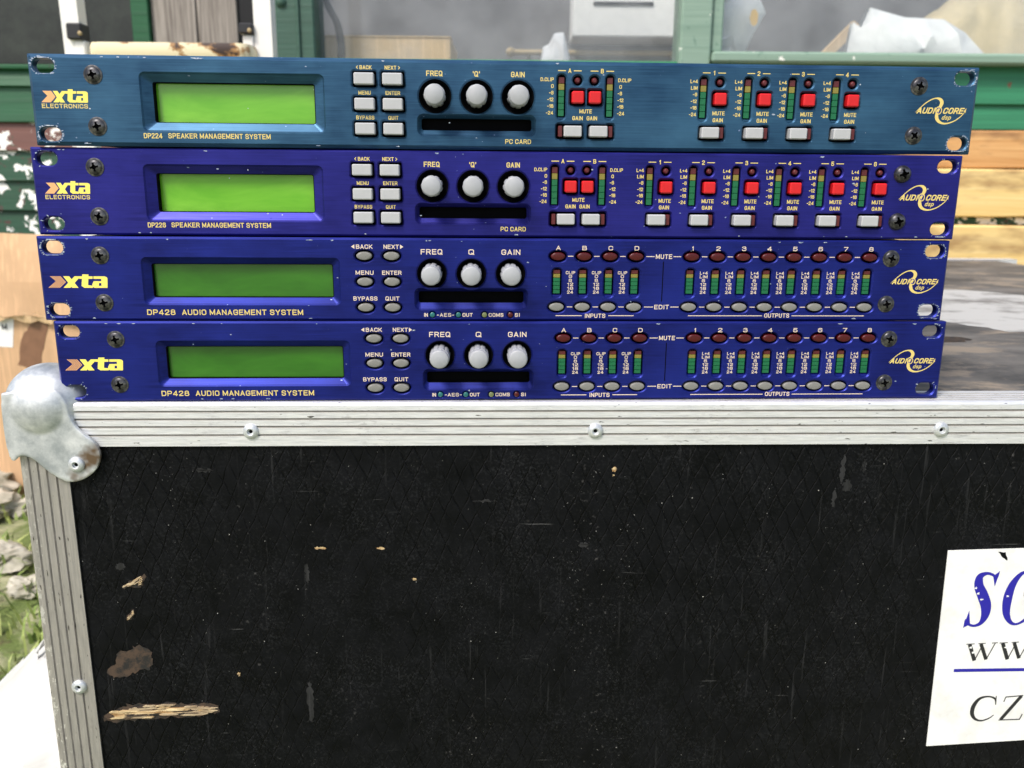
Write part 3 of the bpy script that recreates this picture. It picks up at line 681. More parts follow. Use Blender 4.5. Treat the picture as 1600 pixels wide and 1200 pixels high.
def unit_b(t, mat):
    holes = []; caps = []; lg = MB(); mo = MB(); ramps = []; m = M_CREAM
    T = lambda *a_, **k: text(lg, *a_, **k)
    ov = lambda x, z, w, h: holes.append(circ(x, z, w / 2, h / 2, 36))
    for col, names in ((-73.8, ('BACK', 'MENU', 'BYPASS')), (-59.5, ('NEXT', 'ENTER', 'QUIT'))):
        for z, nm, w_ in zip((34.3, 20.7, 7.0), names, (8.6, 9.4, 12.7) if names[0] == 'BACK' else (8.0, 10.2, 7.4)):
            ov(col, z, 10.2, 6.4); caps.append(('menu_button', 'oval', col, z)); T(nm, col + (0 if nm != 'BACK' else .2), z + 4.85, 2.2, m, w_, bold=.03)
    lg.add([(-80.4, -.07, 39.15), (-78.7, -.07, 40.3), (-78.7, -.07, 38.0)], [(0, 1, 2)], m); lg.add([(-53.2, -.07, 39.15), (-54.9, -.07, 40.3), (-54.9, -.07, 38.0)], [(0, 1, 2)], m)
    kn = [(-38.4, 25.1), (-17.5, 25.1), (3.4, 25.1)]
    for (x, z), nm, w_ in zip(kn, ('FREQ', 'Q', 'GAIN'), (11.4, 3.1, 10)): holes.append(circ(x, z, 7.9, n=40)); T(nm, x, z + 11.5, 2.8, m, w_, bold=.03)
    text(mo, 'DP428', -188.3, 4.4, 2.9, M_GOLD, 14.6, 'l', bold=.03); text(mo, 'AUDIO MANAGEMENT SYSTEM', -170.2, 4.4, 2.9, M_GOLD, 63.3, 'l', bold=.03)
    T('IN', -41.9, 3.1, 2, m, bold=.03); T('-AES-', -31.4, 3.1, 2, m, 9.2, bold=.03); T('OUT', -19.6, 3.1, 2, m, 5.4, bold=.03); T('COMS', -4.3, 3.1, 2, m, 7.9, bold=.03); T('SI', 7.1, 3.1, 2, m, 2.6, bold=.03)
    for x, q in zip((-38.4, -24.5, -10.5, 3.4), LEDF): caps.append(('indicator_light', q, x, 3.1)); holes.append(circ(x, 3.1, 1.5, n=20))
    xi = [28.2 + 13.97 * i for i in range(4)]; xo = [100.2 + 13.9 * i for i in range(8)]
    for x, nm in zip(xi + xo, 'ABCD12345678'):
        ov(x + .3, 34.5, 9.5, 6.0); caps.append(('mute_button', 'mute', x + .3, 34.5)); T(nm, x + .4, 38.95, 2.3, m, (2.4 if nm != '1' else .8), bold=.03)
        ov(x, 7.4, 9.6, 6.0); caps.append(('edit_button', 'edit', x, 7.4))
        holes.append(rrect(x, 20.5, 5.2, 15.4, 2.2)); ramps.append((x, 4.2, 12.9, 14.6)); caps.append(('level_meter', METER_B, x - .1, 20.9))
    for x in xi[:3] + xo[:7]:
        for z, nm in zip((25.9, 23.9, 21.8, 19.7, 17.6, 15.5), ('CLIP', '0', '6', '12', '18', '24') if x < 90 else ('L+4', 'LIM', '6', '12', '18', '24')):
            T(nm, x + 7.15, z, 1.65, m, {'CLIP': 5, 'L+4': 4.2, 'LIM': 4.2, '0': 1.7, '6': 1.7}.get(nm, 3.2), bold=.03)
    for z, cap_, hw in ((34.6, 'MUTE', 4.8), (7.5, 'EDIT', 4.4)):
        T(cap_, 85.3, z, 2.4, m, hw * 2 - .8, bold=.03)
        for x in xi[:3] + xo[:7]: rect(lg, x + 5.6, x + 8.5, z - .2, z + .2, m)
        rect(lg, xi[3] + 5.6, 85.3 - hw - .3, z - .2, z + .2, m); rect(lg, 85.3 + hw + .3, xo[0] - 5.6, z - .2, z + .2, m)
    T('INPUTS', 49.2, 2.7, 2.3, m, 11.2, bold=.03); T('OUTPUTS', 149, 2.9, 2.3, m, 13.8, bold=.03)
    for x0, x1 in ((27.8, 42), (56.4, 70.2), (100, 140.8), (157.2, 197.6)): rect(lg, x0, x1, 2.55, 2.95, m)
    rect(lg, 84.9, 85.4, 10.5, 32, M_BLACK)
    unit_common(t, mat, holes, (-188.6, -87.3, 8.9, 32.6), M_LCD2, (-47.2, 12, 6.3, 17), ramps); wells(t, kn, 7.9)
    for nm, k, x, z in caps: link(nm, CAP[k] if isinstance(k, str) else k, t, (x, 0, z))
    screws(t); lg.build('printed_legend', t); mo.build('model_lettering', t)
    ml = MB(); maker_logo(ml, -237.6, -207, 17.2, 24.2, True); ml.build('maker_logo', t)
    em = MB(); emblem(em, 210, 237.4, 15.4, 27.6, M_GOLD); em.build('processor_emblem', t)

GRP = 'rack processors stacked on the flight case'
P = 44.4
u1 = thing('rack_processor', 'teal-blue rack processor with four output strips, topmost of the stack', 'audio processor', (5.3, 1.1, TOP + 3 * P), .050, GRP)
unit_a(u1, M_TEAL, 'DP224', 2.6, 4, 96.7, 23.13, -76.4, 3.2, .9)
u2 = thing('rack_processor', 'violet-blue rack processor with six red mute output strips, second from the top', 'audio processor', (.85, 1.2, TOP + 2 * P), .042, GRP)
unit_a(u2, M_BLUE, 'DP226', 5.1, 6, 75.2, 22.86, -74.4, 5.1, 2.7, True)
u3 = thing('rack_processor', 'blue rack processor with oval buttons, scuffed bare metal round its corner slots', 'audio processor', (0, 0, TOP + P), .0486, GRP)
unit_b(u3, M_ROYAL)
u4 = copy_tree(u3); u4.location = (.0038, 0, (TOP + .3) / 1000); u4.rotation_euler = (0, 0, .049)
u4['label'] = 'blue rack processor with oval buttons, bottom of the stack on the aluminium edging'
scuffs(u3, 3, .75); scuffs(u1, 5, .7); scuffs(u2, 8, .18); scuffs(u4, 9, .12)

# ------------------------------------------------------------------ flight case (local: x from the front left corner, y depth, z from the ground)
CW, CD = 1100.0, 895.0
fc = thing('flight_case', 'large black flight case with worn aluminium edging under the processor stack', 'flight case', (-271.5, -14.6, 0), .039)
def spot(mb, pts, m, y, jit=.4, seed=1, n=4):
    b = blob(pts, n, jit, seed); mb.add([(x, y, TOP + z) for x, z in b], [tuple(range(len(b)))], m)
mb = MB(); mb.box(34, CW - 34, 1.6, 10, 24, TOP - 23.5, M_LAM)
gash = [(36.7, -191.4), (42.2, -188.0), (49.1, -187.6), (52.0, -185.2), (64.1, -184.9), (78.1, -184.1), (83.1, -185.7), (95.4, -184.9), (103.1, -186.5), (104.7, -188.4), (100.2, -190.0), (89.6, -191.8), (77.5, -191.1), (67.8, -192.9), (54.7, -193.2), (45.0, -194.5), (38.2, -193.4)]
spot(mb, [(x + (x - 70) * .03, z + (1.4 if z > -188 else -1.2)) for x, z in gash], M_GRIME, 1.45, .9, 12)
def slivers(mb, poly, n, ang, L, wd, seed):
    """torn fibres filling an outline: thin pointed strips, some proud and some sunk"""
    rnd = random.Random(seed); xs = [p[0] for p in poly]; zs = [p[1] for p in poly]; ca, sa = math.cos(ang), math.sin(ang)
    def inside(x, z):
        c = False
        for (xa, za), (xb, zb) in zip(poly, poly[1:] + poly[:1]):
            if (za > z) != (zb > z) and x < (xb - xa) * (z - za) / (zb - za) + xa: c = not c
        return c
    k = 0; t = 0
    while k < n and t < n * 60:
        t += 1; x, z = rnd.uniform(min(xs), max(xs)), rnd.uniform(min(zs), max(zs)); l = L * rnd.uniform(.35, 1); w = wd * rnd.uniform(.4, 1)
        if not (inside(x, z) and inside(x + l * .4 * ca, z + l * .4 * sa) and inside(x - l * .4 * ca, z - l * .4 * sa)): continue
        m = rnd.choice((M_SPLINT, M_SPLINT, M_SPLINT2, M_SPLINT2, M_GRIME)); y = 1.25 - rnd.uniform(0, .75); pts = []
        for u, v in ((-.5, 0), (-.3, .5), (.1, .42), (.35, .5), (.5, .1), (.3, -.5), (-.1, -.38), (-.36, -.5)):
            a_, b_ = u * l, (v + rnd.uniform(-.12, .12)) * w; pts.append((x + a_ * ca - b_ * sa, z + a_ * sa + b_ * ca))
        q = len(pts); mb.add([(p[0], y, TOP + p[1]) for p in pts] + [(p[0], 1.55, TOP + p[1]) for p in pts], [tuple(range(q))] + [(i, i + q, (i + 1) % q + q, (i + 1) % q) for i in range(q)], m); k += 1
spot(mb, gash, M_GRIME, 1.4, .5, 2); slivers(mb, gash, 75, R(2), 17, 1.6, 2)
c1 = [(55.5, -108.6), (62.1, -104.0), (68.7, -100.9), (69.9, -101.3), (68.3, -105.5), (65.9, -108.7), (60.8, -109.1), (55.3, -109.8)]
spot(mb, c1, M_GRIME, 1.4, .7, 3); slivers(mb, c1, 22, R(28), 6, 1.1, 3)
c2 = [(56.1, -127.7), (58.1, -124.9), (60.8, -122.6), (61.0, -125.4), (59.0, -129.1), (56.4, -129.1)]
spot(mb, c2, M_GRIME, 1.4, .5, 4); slivers(mb, c2, 12, R(50), 3.5, .9, 4)
spot(mb, [(42.3, -161.0), (46.0, -158.1), (49.3, -150.4), (58.2, -146.7), (61.7, -145.3), (68.1, -149.7), (69.7, -155.6), (66.3, -160.4), (60.1, -162.2), (54.7, -165.1), (48.6, -166.9), (43.6, -165.4)], M_GRIME, 1.4, 1.0, 5)
for i, (x, z, w, h) in enumerate(((202.5, -86.1, 5, 1.3), (168.5, -85.6, 7, 1.5), (221.4, -105.4, 2.4, 1.6), (334.3, -39.3, 3.2, 3), (117.5, -164.8, 2, 2.4), (334, -43, 1, 1))):
    spot(mb, circ(x, z, w / 2, h / 2, 9), M_SPLINT, 1.35, .45, 6 + i, 2)
for i, (x, z, w, h) in enumerate(((160.2, -101, 2.0, 12), (158.5, -184, 4.0, 28), (464.5, -40, 2.6, 18), (461.2, -57, 2.4, 12), (468, -50, 5, 7), (477, -38, 1.6, 8),  (107, -39, 9, 2), (318, -85, 6, 3), (262, -58, 14, 1.2), (56, -96, 5, 5))):
    spot(mb, circ(x, z, w / 2, h / 2, 12), M_SCUFF, 1.45 - .002 * i, .7, 20 + i, 3)
mb.build('front_panel', fc)
mb = MB(); mb.box(8, CW, 10.5, CD, 0, TOP - 24, M_LAM); mb.build('case_shell', fc)
mb = MB(); mb.box(34, CW - 34, 24.5, CD - 26, TOP - 12, TOP - 1.6, M_LID)
def onlid(X, Y):      # world mm on the lid to local
    dx, dy = X + 271.5, Y + 14.6; return dx * math.cos(.039) + dy * math.sin(.039), -dx * math.sin(.039) + dy * math.cos(.039)
pp = blob([onlid(*q) for q in ((330, 545), (500, 533), (620, 420), (600, 330), (420, 240), (385, 293), (300, 330))], 6, 6, 4)
mb.add([(x, y, TOP - 1.3) for x, y in pp], [tuple(range(len(pp)))], M_PATCH)
for i, (cx_, cy_, w, h) in enumerate(((520, 640, 60, 20), (640, 560, 40, 14), (560, 200, 90, 16), (700, 320, 60, 22))):
    q = blob([(cx_ + p[0], cy_ + p[1]) for p in circ(0, 0, w, h, 10)], 3, 5, 30 + i); mb.add([(x, y, TOP - 1.42) for x, y in q], [tuple(range(len(q)))], M_PATCH if i % 2 else M_GRIME)
mb.build('lid_panel', fc)
# hybrid edging: L-shaped grooved extrusion. s runs down the front face, (d = inset from the face)
def face_prof():
    p = []
    for g in (2.7, 7.0, 11.3, 16.0): p += [(g - .6, 0), (g - .35, 1.1), (g + .3, 1.1), (g + .6, 0)]
    return p + [(22.2, 0), (24.2, 1.2)]
fp = face_prof()
arc = [(3.0 - 3.0 * math.sin(R(t)), 3.0 - 3.0 * math.cos(R(t))) for t in (0, 22, 45, 68, 90)]   # rounded outer corner
def lprof():
    # 2D (a, b): a inward from one face, b inward from the other, closed outline
    one = [(q[1], q[0] + 2.4) for q in fp]; two = [(q[0] + 2.4, q[1]) for q in fp]
    corner = [(2.4 * (1 - math.sin(R(t))), 2.4 * (1 - math.cos(R(t)))) for t in (15, 30, 45, 60, 75)]
    return [(12, 26.6 - 2.2)] + [(one[-1][0], one[-1][1] - 2.4 + 0)] + [(a_, b_ - 0) for a_, b_ in one[-2::-1]] + corner[::-1] + two[:-1] + [(two[-1][0] - 2.4, two[-1][1])] + [(24.4, 12)] + [(12, 12)]
LP = lprof()
mb = MB(); mb.sweep([(0, a_, -b_) for a_, b_ in LP], (10, 0, TOP), (CW, 0, TOP), M_ALU); mb.build('edging', fc)
mb = MB(); mb.sweep([(0, -a_, -b_) for a_, b_ in LP], (10, CD, TOP), (CW, CD, TOP), M_ALU); mb.build('edging', fc)
mb = MB(); mb.sweep([(b_ * 1.06, a_, 0) for a_, b_ in LP], (8, .25, 3), (8, .25, TOP - 4), M_ALUV); mb.build('edging', fc)
mb = MB(); mb.sweep([(-b_, a_, 0) for a_, b_ in LP], (CW, .25, 3), (CW, .25, TOP - 4), M_ALUV); mb.build('edging', fc)
mb = MB(); mb.sweep([(a_, 0, -b_) for a_, b_ in LP], (8, 25, TOP - .3), (8, CD - 25, TOP - .3), M_ALU); mb.build('edging', fc)
def tone_grooves(o, axes):      # separate grey tone on the walls and floors of the grooves
    me = o.data; me.materials.append(M_GROOVE)
    for p in me.polygons:
        c = p.center * 1000
        d = [ax(c) for ax in axes]
        if any(.25 < u < 1.25 and 2.9 < w < 19 for u, w in d): p.material_index = 1
for o in [q for q in fc.children if q.name.startswith('edging')]:
    m_ = o.data.materials[0]
    if m_ is M_ALUV: tone_grooves(o, [lambda c: (c.y - .25, c.x - 8), lambda c: (c.x - 8, c.y - .25)])
    else: tone_grooves(o, [lambda c: (c.y, TOP - c.z), lambda c: (TOP - c.z, c.y)])
# blind rivets
rv = MB(); rv.loft(lathe([(4.3, 1), (4.3, -.4), (3.9, -1.1), (3.0, -1.6), (2.0, -1.9), (1.6, -1.7), (1.5, -.4), (.5, -.3)], 28), M_GALV, True, False)
rv.add([(x, -.35, z) for x, z in circ(0, 0, 1.5, n=16)], [tuple(range(16))], M_BLACK)
ro = rv.build('rivet', smooth=True); RIV = ro.data; bpy.data.objects.remove(ro)
for x, z, y in ((134.2, -16.2, 0), (322.6, -16.4, 0), (517.5, -16.2, 0), (710, -16.2, 0), (900, -16.2, 0), (25.8, -170.8, 0), (25.8, -330, 0), (40.6, -33.6, -3.4)): link('rivet', RIV, fc, (x, y, TOP + z))
# pressed-steel ball corner: sphere blended into three lobes
def ball_corner():
    import bmesh
    bm = bmesh.new()
    def ell(c, r):
        mt = Matrix.Translation(c) @ Matrix.Diagonal((*r, 1)); bmesh.ops.create_icosphere(bm, subdivisions=4, radius=1, matrix=mt)
    def prism(poly, axis, a_, b_):
        fr = []
        for d in (a_, b_):
            fr.append([bm.verts.new((x, d, z) if axis == 'y' else ((x, z, d) if axis == 'z' else (d, x, z))) for x, z in poly])
        n = len(poly); bm.faces.new(fr[0]); bm.faces.new(fr[1][::-1])
        for i in range(n): bm.faces.new((fr[0][i], fr[0][(i + 1) % n], fr[1][(i + 1) % n], fr[1][i]))
    lobe = smooth_pts([(5, 6), (30, 9), (38.0, 2), (39.5, -6), (43.5, -14), (51, -21), (53.6, -28.4), (51, -36), (45, -41.5), (38, -44), (32, -43), (24.2, -37.5), (17, -30.5), (11, -29), (6.2, -32.0), (4, -20), (4, -5)], 3)
    prism([(x, z) for x, z in lobe], 'y', -3.2, -.2)
    prism([(y_ + 4, -x_ + 12) for x_, y_ in [(p[0], -p[1]) for p in lobe]][::-1] if False else [(6, 4), (40, 4), (52, 22), (46, 40), (36, 44), (24, 36), (6, 30)], 'z', .4, 2.8)
    prism([(2, 0), (30, -6), (40, -24), (36, -38), (24, -36), (2, -30)], 'x', 4.6, 7.6)
    ell((23, 13, -3), (23, 20.5, 22)); ell((28, 6, -16), (12, 8.5, 13))
    bmesh.ops.recalc_face_normals(bm, faces=bm.faces)
    me = bpy.data.meshes.new('b'); bm.to_mesh(me); bm.free(); o = bpy.data.objects.new('w', me); COL.objects.link(o)
    r_ = o.modifiers.new('r', 'REMESH'); r_.mode = 'VOXEL'; r_.voxel_size = .75
    s_ = o.modifiers.new('s', 'SMOOTH'); s_.iterations = 9; s_.factor = .5
    dg = bpy.context.evaluated_depsgraph_get(); dg.update(); m2 = bpy.data.meshes.new_from_object(o.evaluated_get(dg)); bpy.data.objects.remove(o)
    out = MB(); out.add([(v.co.x, v.co.y, v.co.z + TOP) for v in m2.vertices], [tuple(p.vertices) for p in m2.polygons], M_GALV)
    return out.build('ball_corner', fc, True)
ball_corner()
# company sign stuck to the front
SX = 1.2
st = MB(); st.prism([(531.7, TOP - 90.1), (640, TOP - 87.5), (661, TOP - 216), (596.6, TOP - 217.4), (534.8, TOP - 220.6)], .75, 1.3, M_STICK)
sign = st.build('company_sign', fc); sign['label'] = 'white sign with blue and black lettering'
def sign_letters():
    b = MB(); k = MB(); y = .6
    Zs = lambda pts: [(x, TOP + z) for x, z in pts]
    # italic S
    s_ = smooth_pts([(564.2, -103.4, .5), (563.0, -107.6, 1.2), (560.4, -105.6, 1.6), (556.6, -104.7, 2.0), (552.9, -106.9, 4.2), (553.0, -112.5, 5.6), (556.3, -119.0, 6.6), (559.0, -125.4, 6.4), (559.4, -131.6, 5.0), (557.4, -136.8, 2.6), (553.6, -138.6, 1.6), (550.0, -137.4, 1.6), (548.2, -134.6, 1.4), (547.6, -139.2, .6)], 5)
    stroke(b, [(p[0], TOP + p[1]) for p in s_], [p[2] for p in s_], M_INKB, y)
    b.add([(x, y - .02, TOP + z) for x, z in ((564.5, -103.2), (562.6, -113.2), (560.8, -106.5))], [(0, 1, 2)], M_INKB); b.add([(x, y - .02, TOP + z) for x, z in ((547.0, -139.9), (549.4, -128.4), (551.0, -137.6))], [(0, 1, 2)], M_INKB)
    # italic O with a dark disc inside
    o_ = smooth_pts([(583, -103.3, 1.2), (577.5, -105.2, 2.4), (573.3, -112, 4.4), (571.6, -121, 5.6), (572.2, -130.5, 4.4), (575.6, -136.6, 2.4), (580.2, -137.6, 1.4), (586, -133, 2.6), (590.6, -124, 5), (592.2, -113.5, 5), (589, -105.5, 2.6), (583, -103.3, 1.2)], 5)
    stroke(b, [(p[0], TOP + p[1]) for p in o_], [p[2] for p in o_], M_INKB, y)
    rect(b, 545.2, 655, TOP - 169.4, TOP - 167.3, M_INKB, y)
    b.build('blue_lettering', sign)
    k.add([(x, y - .01, z) for x, z in circ(585.5, TOP - 117.5, 4.6, 5.6, 20)], [tuple(range(20))], M_INKK)
    def seg(x0, z0, x1, z1, w): stroke(k, [(x0, TOP + z0), (x1, TOP + z1)], [w, w], M_INKK, y - random.uniform(.001, .02))
    for q in range(3):
        ox = q * 20.3; dz = q * .55
        seg(552.6 + ox, -150.9 + dz, 557 + ox, -161.8 + dz, 2.3); seg(557 + ox, -161.8 + dz, 560.6 + ox, -151.5 + dz, .6); seg(559.6 + ox, -150.7 + dz, 564.1 + ox, -161.2 + dz, 2.1); seg(564.1 + ox, -161.2 + dz, 568.3 + ox, -150.2 + dz, .6)
        seg(550.6 + ox, -150.8 + dz, 555.6 + ox, -150.6 + dz, .5); seg(558 + ox, -150.5 + dz, 562.4 + ox, -150.3 + dz, .5); seg(566.2 + ox, -150.2 + dz, 569.8 + ox, -150.0 + dz, .5)
    c_ = smooth_pts([(574.4, -192.0, .4), (573.6, -188.2, 1.2), (569.3, -186.5, 1.0), (564.0, -187.8, 1.8), (560.9, -192.5, 2.6), (560.4, -197.6, 2.5), (562.6, -201.6, 1.7), (566.8, -203.2, 1.0), (571.5, -201.6, .8), (574.2, -199.3, .5)], 5)
    stroke(k, [(p[0], TOP + p[1]) for p in c_], [p[2] for p in c_], M_INKK, y)
    seg(574.0, -186.2, 574.5, -192.2, .6)
    seg(580.0, -187.0, 590.9, -186.1, .7); seg(580.1, -186.9, 579.3, -190.3, .6); stroke(k, [(589.8, TOP - 186.4), (579.0, TOP - 202.6)], [2.2, 2.2], M_INKK, y - .025); seg(577.8, -202.9, 591.1, -202.6, .7); seg(590.9, -202.8, 592.2, -198.9, .7)
    k.build('black_lettering', sign)
    w = MB(); w.add([(x, .62, TOP + z) for x, z in blob([(561.7, -91.0), (566.3, -91.4), (567.8, -96.5), (565, -95)], 3, .3, 3)], [tuple(range(12))], M_LAM)
    w.add([(x, .55, TOP + z) for x, z in ((554.6, -156), (556.5, -155.2), (557, -156.6), (555, -157.2))], [(0, 1, 2, 3)], M_STICK)
    for x, z in ((551.2, -114), (553.2, -117.5), (556, -121.5), (571.5, -119.5), (575, -153.2), (563, -153.4), (553.5, -153)):
        bl = blob(circ(x, z, .9, .7, 7), 2, .4, int(x)); w.add([(p[0], .55, TOP + p[1]) for p in bl], [tuple(range(len(bl)))], M_STICK)
    w.build('torn_vinyl', sign)
sign_letters()

# ------------------------------------------------------------------ setting: ground and shed
mb = MB(); n = 40
mb.add([(-200000, -200000, 0), (200000, -200000, 0), (200000, 200000, 0), (-200000, 200000, 0)], [(0, 1, 2, 3)], M_GROUND); g = mb.build('ground'); tag(g, kind='structure')
shed = thing('garden_shed', 'old green timber shed with dusty windows and flaking paint behind the case', 'shed', (0, 1150, 0))
# everything in the shed below is local: y 0 = wall face, z from ground
Z0 = TOP
def board(x0, x1, z0, z1, m, y=0, tilt=9, th=14):
    mb = MB(); pr = [(y - tilt, z0), (y - tilt + 2, z0 - 1.5), (y + th, z0), (y + th, z1 + 6), (y + 3, z1 + 6), (y - .5, z1 + 4)]
    mb.loft([[(x, a_, Z0 + b_) for a_, b_ in pr] for x in (x0, x1)], m, True, True); return mb.build('cladding_board', shed)
le = [301, 269, 208, 159, 106, 53, 0, -54, -108, -162, -216, -270, -324, -378, -432]
for i in range(len(le) - 1):
    board(-1900, -431, le[i + 1], le[i] - (0 if i else 4), [M_GREEN, M_GREEN, M_BROWNF, M_GREENF, M_GREENF, M_GREENF][min(i, 5)])
re = [314, 252, 209, 150, 96, 42, -12, -66, -120, -174, -228, -282, -336, -390, -436]
for i in range(len(re) - 1):
    board(-429, 2100, re[i + 1], re[i], [M_GREENR, M_GREENR, M_GREENF][min(i, 2)])
def part(name, m, *b, bev=1.5):
    mb = MB(); mb.box(b[0], b[1], b[2], b[3], Z0 + b[4], Z0 + b[5], m, bev); return mb.build(name, shed)
part('black_board', M_BLKB, -1500, -662, -2, 14, 305, 1150)
part('board_rail', M_GREEN, -1500, -662, -12, 14, 296, 304.5, bev=2)
part('trim_strip', M_GREEN, -661, -631, -10, 16, 303, 1150)
part('weathered_board', M_GREYW, -630, -552, 0, 18, 303, 1150); part('weathered_board', M_GREYW, -550.5, -481, 2, 18, 303, 1150)
part('dark_strip', M_DARKMETAL, -480, -432, 8, 20, 303, 1150)
j = part('window_jamb', M_DKGREEN, -431, -341, -22, 60, 303, 1150, bev=3)
mb = MB(); mb.loft([[(-397 + p[0], p[1] - 22, Z0 + 408 + p[2]) for p in r_] for r_ in lathe([(9, 1), (9, -3), (6, -6), (2, -7)], 20)], M_DKGREEN, True, True); mb.build('bolt_head', shed, True)
part('jamb_bead', M_DKGREEN, -372, -366, -27, -22, 303, 1150, bev=1.5)
part('mullion', M_SAGE, 291, 345, -20, 60, 303, 1150, bev=3)
part('window_stile', M_SAGE, 346, 366, -10, 40, 334, 1150, bev=2.5)
part('window_sill', M_SAGE, 346, 2100, -30, 60, 315, 333.5, bev=4)
part('sill_board', M_DKGREEN, -340.5, 290.5, -4, 60, 296, 306)
for x0, x1, z0 in ((-341, 291, 306), (366, 1900, 333)):
    mb = MB(); mb.box(x0, x1, 18, 21, Z0 + z0, Z0 + 1150, M_GLASS); mb.build('window_pane', shed)
part('roof_fascia', M_GREEN, -1900, 2100, -40, 20, 1151, 1300)
part('interior_wall', M_WALLIN, -1900, 2100, 760, 800, -452, 900, bev=0)
part('end_wall', M_GREEN, -1930, -1901, 0, 800, -452, 900, bev=0); part('end_wall', M_GREEN, 2101, 2130, 0, 800, -452, 900, bev=0)
bench = MB(); bench.box(-1200, 1900, 1215, 1890, TOP + 285, TOP + 300, M_BENCH, 2)
bt = thing('workbench', 'dusty timber workbench inside the shed under the windows', 'bench', (350, 1550, 0))
b2 = MB(); b2.box(-1500, 1500, -335, 335, TOP + 275, TOP + 297, M_BENCH, 2); b2.build('bench_top', bt)
for x in (-1440, 1440):
    for y in (-300, 300): l = MB(); l.box(x - 30, x + 30, y - 30, y + 30, 0, TOP + 275, M_BENCH, 2); l.build('leg', bt)
BT = TOP + 297
def heap(name, outline, zb, ydep, m, seed, label, cat, ycen, rough=6, parent=None):
    """crumpled sheet: top edge outline (x, z) in world mm; rounded in depth"""
    xs = [p[0] for p in outline]; mb = MB(); nx, ny = 70, 26; rings = []
    def top(x):
        for (xa, za), (xb, zb_) in zip(outline, outline[1:]):
            if xa <= x <= xb: return za + (zb_ - za) * (x - xa) / max(1e-6, xb - xa)
        return outline[-1][1]
    cx = (xs[0] + xs[-1]) / 2
    for i in range(nx + 1):
        x = xs[0] + (xs[-1] - xs[0]) * i / nx; row = []
        for k in range(ny + 1):
            t = -1 + 2 * k / ny; h = (top(x) - zb) * max(0, 1 - abs(t) ** 2.6) ** .6
            nz = (.45 - abs(noise.noise(Vector((x / 52 + t * .8, t * 2.1, seed)))) * 2.2) * rough + (.3 - abs(noise.noise(Vector((x / 21 - t, t * 4, seed + 5)))) * 1.4) * rough * .6
            row.append((x - cx + nz * .5, t * ydep + nz * (1.2 if abs(t) < .95 else 0), max(0, h + nz * (1 if 0 < k < ny else 0)) + .5))
        rings.append(row)
    mb.loft(rings, m, True, True, closed=False)
    o = mb.build(name, None, True, (cx, ycen, zb)); o.data.set_sharp_from_angle(angle=R(24)); return tag(o, label, cat)
def crumple(name, outline, y0, depth, m, seed, label, cat):
    """stiff crumpled sheeting: faceted front and back over one outline"""
    rnd = random.Random(seed); xs = [p[0] for p in outline]; zs = [p[1] for p in outline]; cx, zb = (min(xs) + max(xs)) / 2, min(zs); mb = MB()
    o2 = []
    for i, p in enumerate(outline):
        q = outline[(i + 1) % len(outline)]; n = max(1, int(math.hypot(q[0] - p[0], q[1] - p[1]) / 26))
        o2 += [(p[0] + (q[0] - p[0]) * k / n, p[1] + (q[1] - p[1]) * k / n) for k in range(n)]
    pts = [Vector(p) for p in o2] + [Vector((rnd.uniform(min(xs), max(xs)), rnd.uniform(zb, max(zs)))) for _ in range(60)]
    V2, _, F2, *_ = delaunay_2d_cdt(pts, [], [list(range(len(o2)))], 1, 1e-4)
    for sg in (-1, 1):
        vs = []
        for v in V2:
            rim = min((v - Vector(p)).length for p in o2); vs.append((v.x - cx, sg * depth * min(1, .15 + rim / 60) + (rnd.uniform(-1, 1) * depth * .2 if rim > 3 else 0) * (1 if sg < 0 else .3), v.y - zb))
        mb.add(vs, [tuple(f_) for f_ in F2], m)
    n = len(o2)
    o = mb.build(name, None, True, (cx, y0, zb)); o.data.set_sharp_from_angle(angle=R(46)); return tag(o, label, cat)
def cbox(name, label, x0, x1, y0, y1, z0, z1, m, bev=2):
    o = thing(name, label, name.split('_')[-1], ((x0 + x1) / 2, (y0 + y1) / 2, z0)); w, d = (x1 - x0) / 2, (y1 - y0) / 2
    mb = MB(); mb.box(-w, w, -d, d, 0, z1 - z0, m, bev); mb.build('carton', o)
    return o, w, d
cb, w, d = cbox('cardboard_box', 'tan cardboard box on the workbench behind the left window pane', -352, -114, 1240, 1420, BT, TOP + 369, M_CARD2)
f_ = MB(); f_.box(-w, w, -d - 2, -d + 60, TOP + 369 - BT, TOP + 371 - BT, M_CARD2); f_.build('top_flap', cb)
# hung white cabinet on the inside wall
wc = thing('wall_cabinet', 'white wall cabinet with a dark handle slot inside the left window', 'cabinet', (278, 1908, TOP + 452))
mb = MB(); mb.box(-133, 133, -130, 0, 0, 330, M_PAPER, 4); mb.build('body', wc); mb = MB(); mb.box(-85, 60, -134, -130.2, 72, 80, M_CLIP, 1); mb.build('handle', wc)
rod = thing('curtain_rod', 'dull brass rod with a ball end lying below the white cabinet', 'rod', (190, 1850, TOP + 425))
mb = MB(); mb.loft([[(x, r_[1] , r_[0]) for r_ in circ(0, 0, 7, n=14)] for x in (-190, 260)], M_BRASS, True, True); mb.build('rod', rod, True)
mb = MB(); mb.loft([[(-196 + p[1], p[0], p[2]) for p in r_] for r_ in lathe([(1, -13), (9, -9), (13, 0), (9, 9), (1, 13)], 16)], M_BRASS, True, True); mb.build('ball_end', rod, True)
for x in (-150, 220): mb = MB(); mb.box(x - 4, x + 4, 0, 58, -4, 4, M_BRASS, 1); mb.build('bracket', rod)
heap('plastic_bag', [(60, TOP + 352), (70, TOP + 415), (84, TOP + 422), (96, TOP + 445), (118, TOP + 447), (132, TOP + 400)], BT, 40, M_SHEET_LIT, 3, 'small crumpled white bag beside the white wall cabinet', 'bag', 1700, 5)
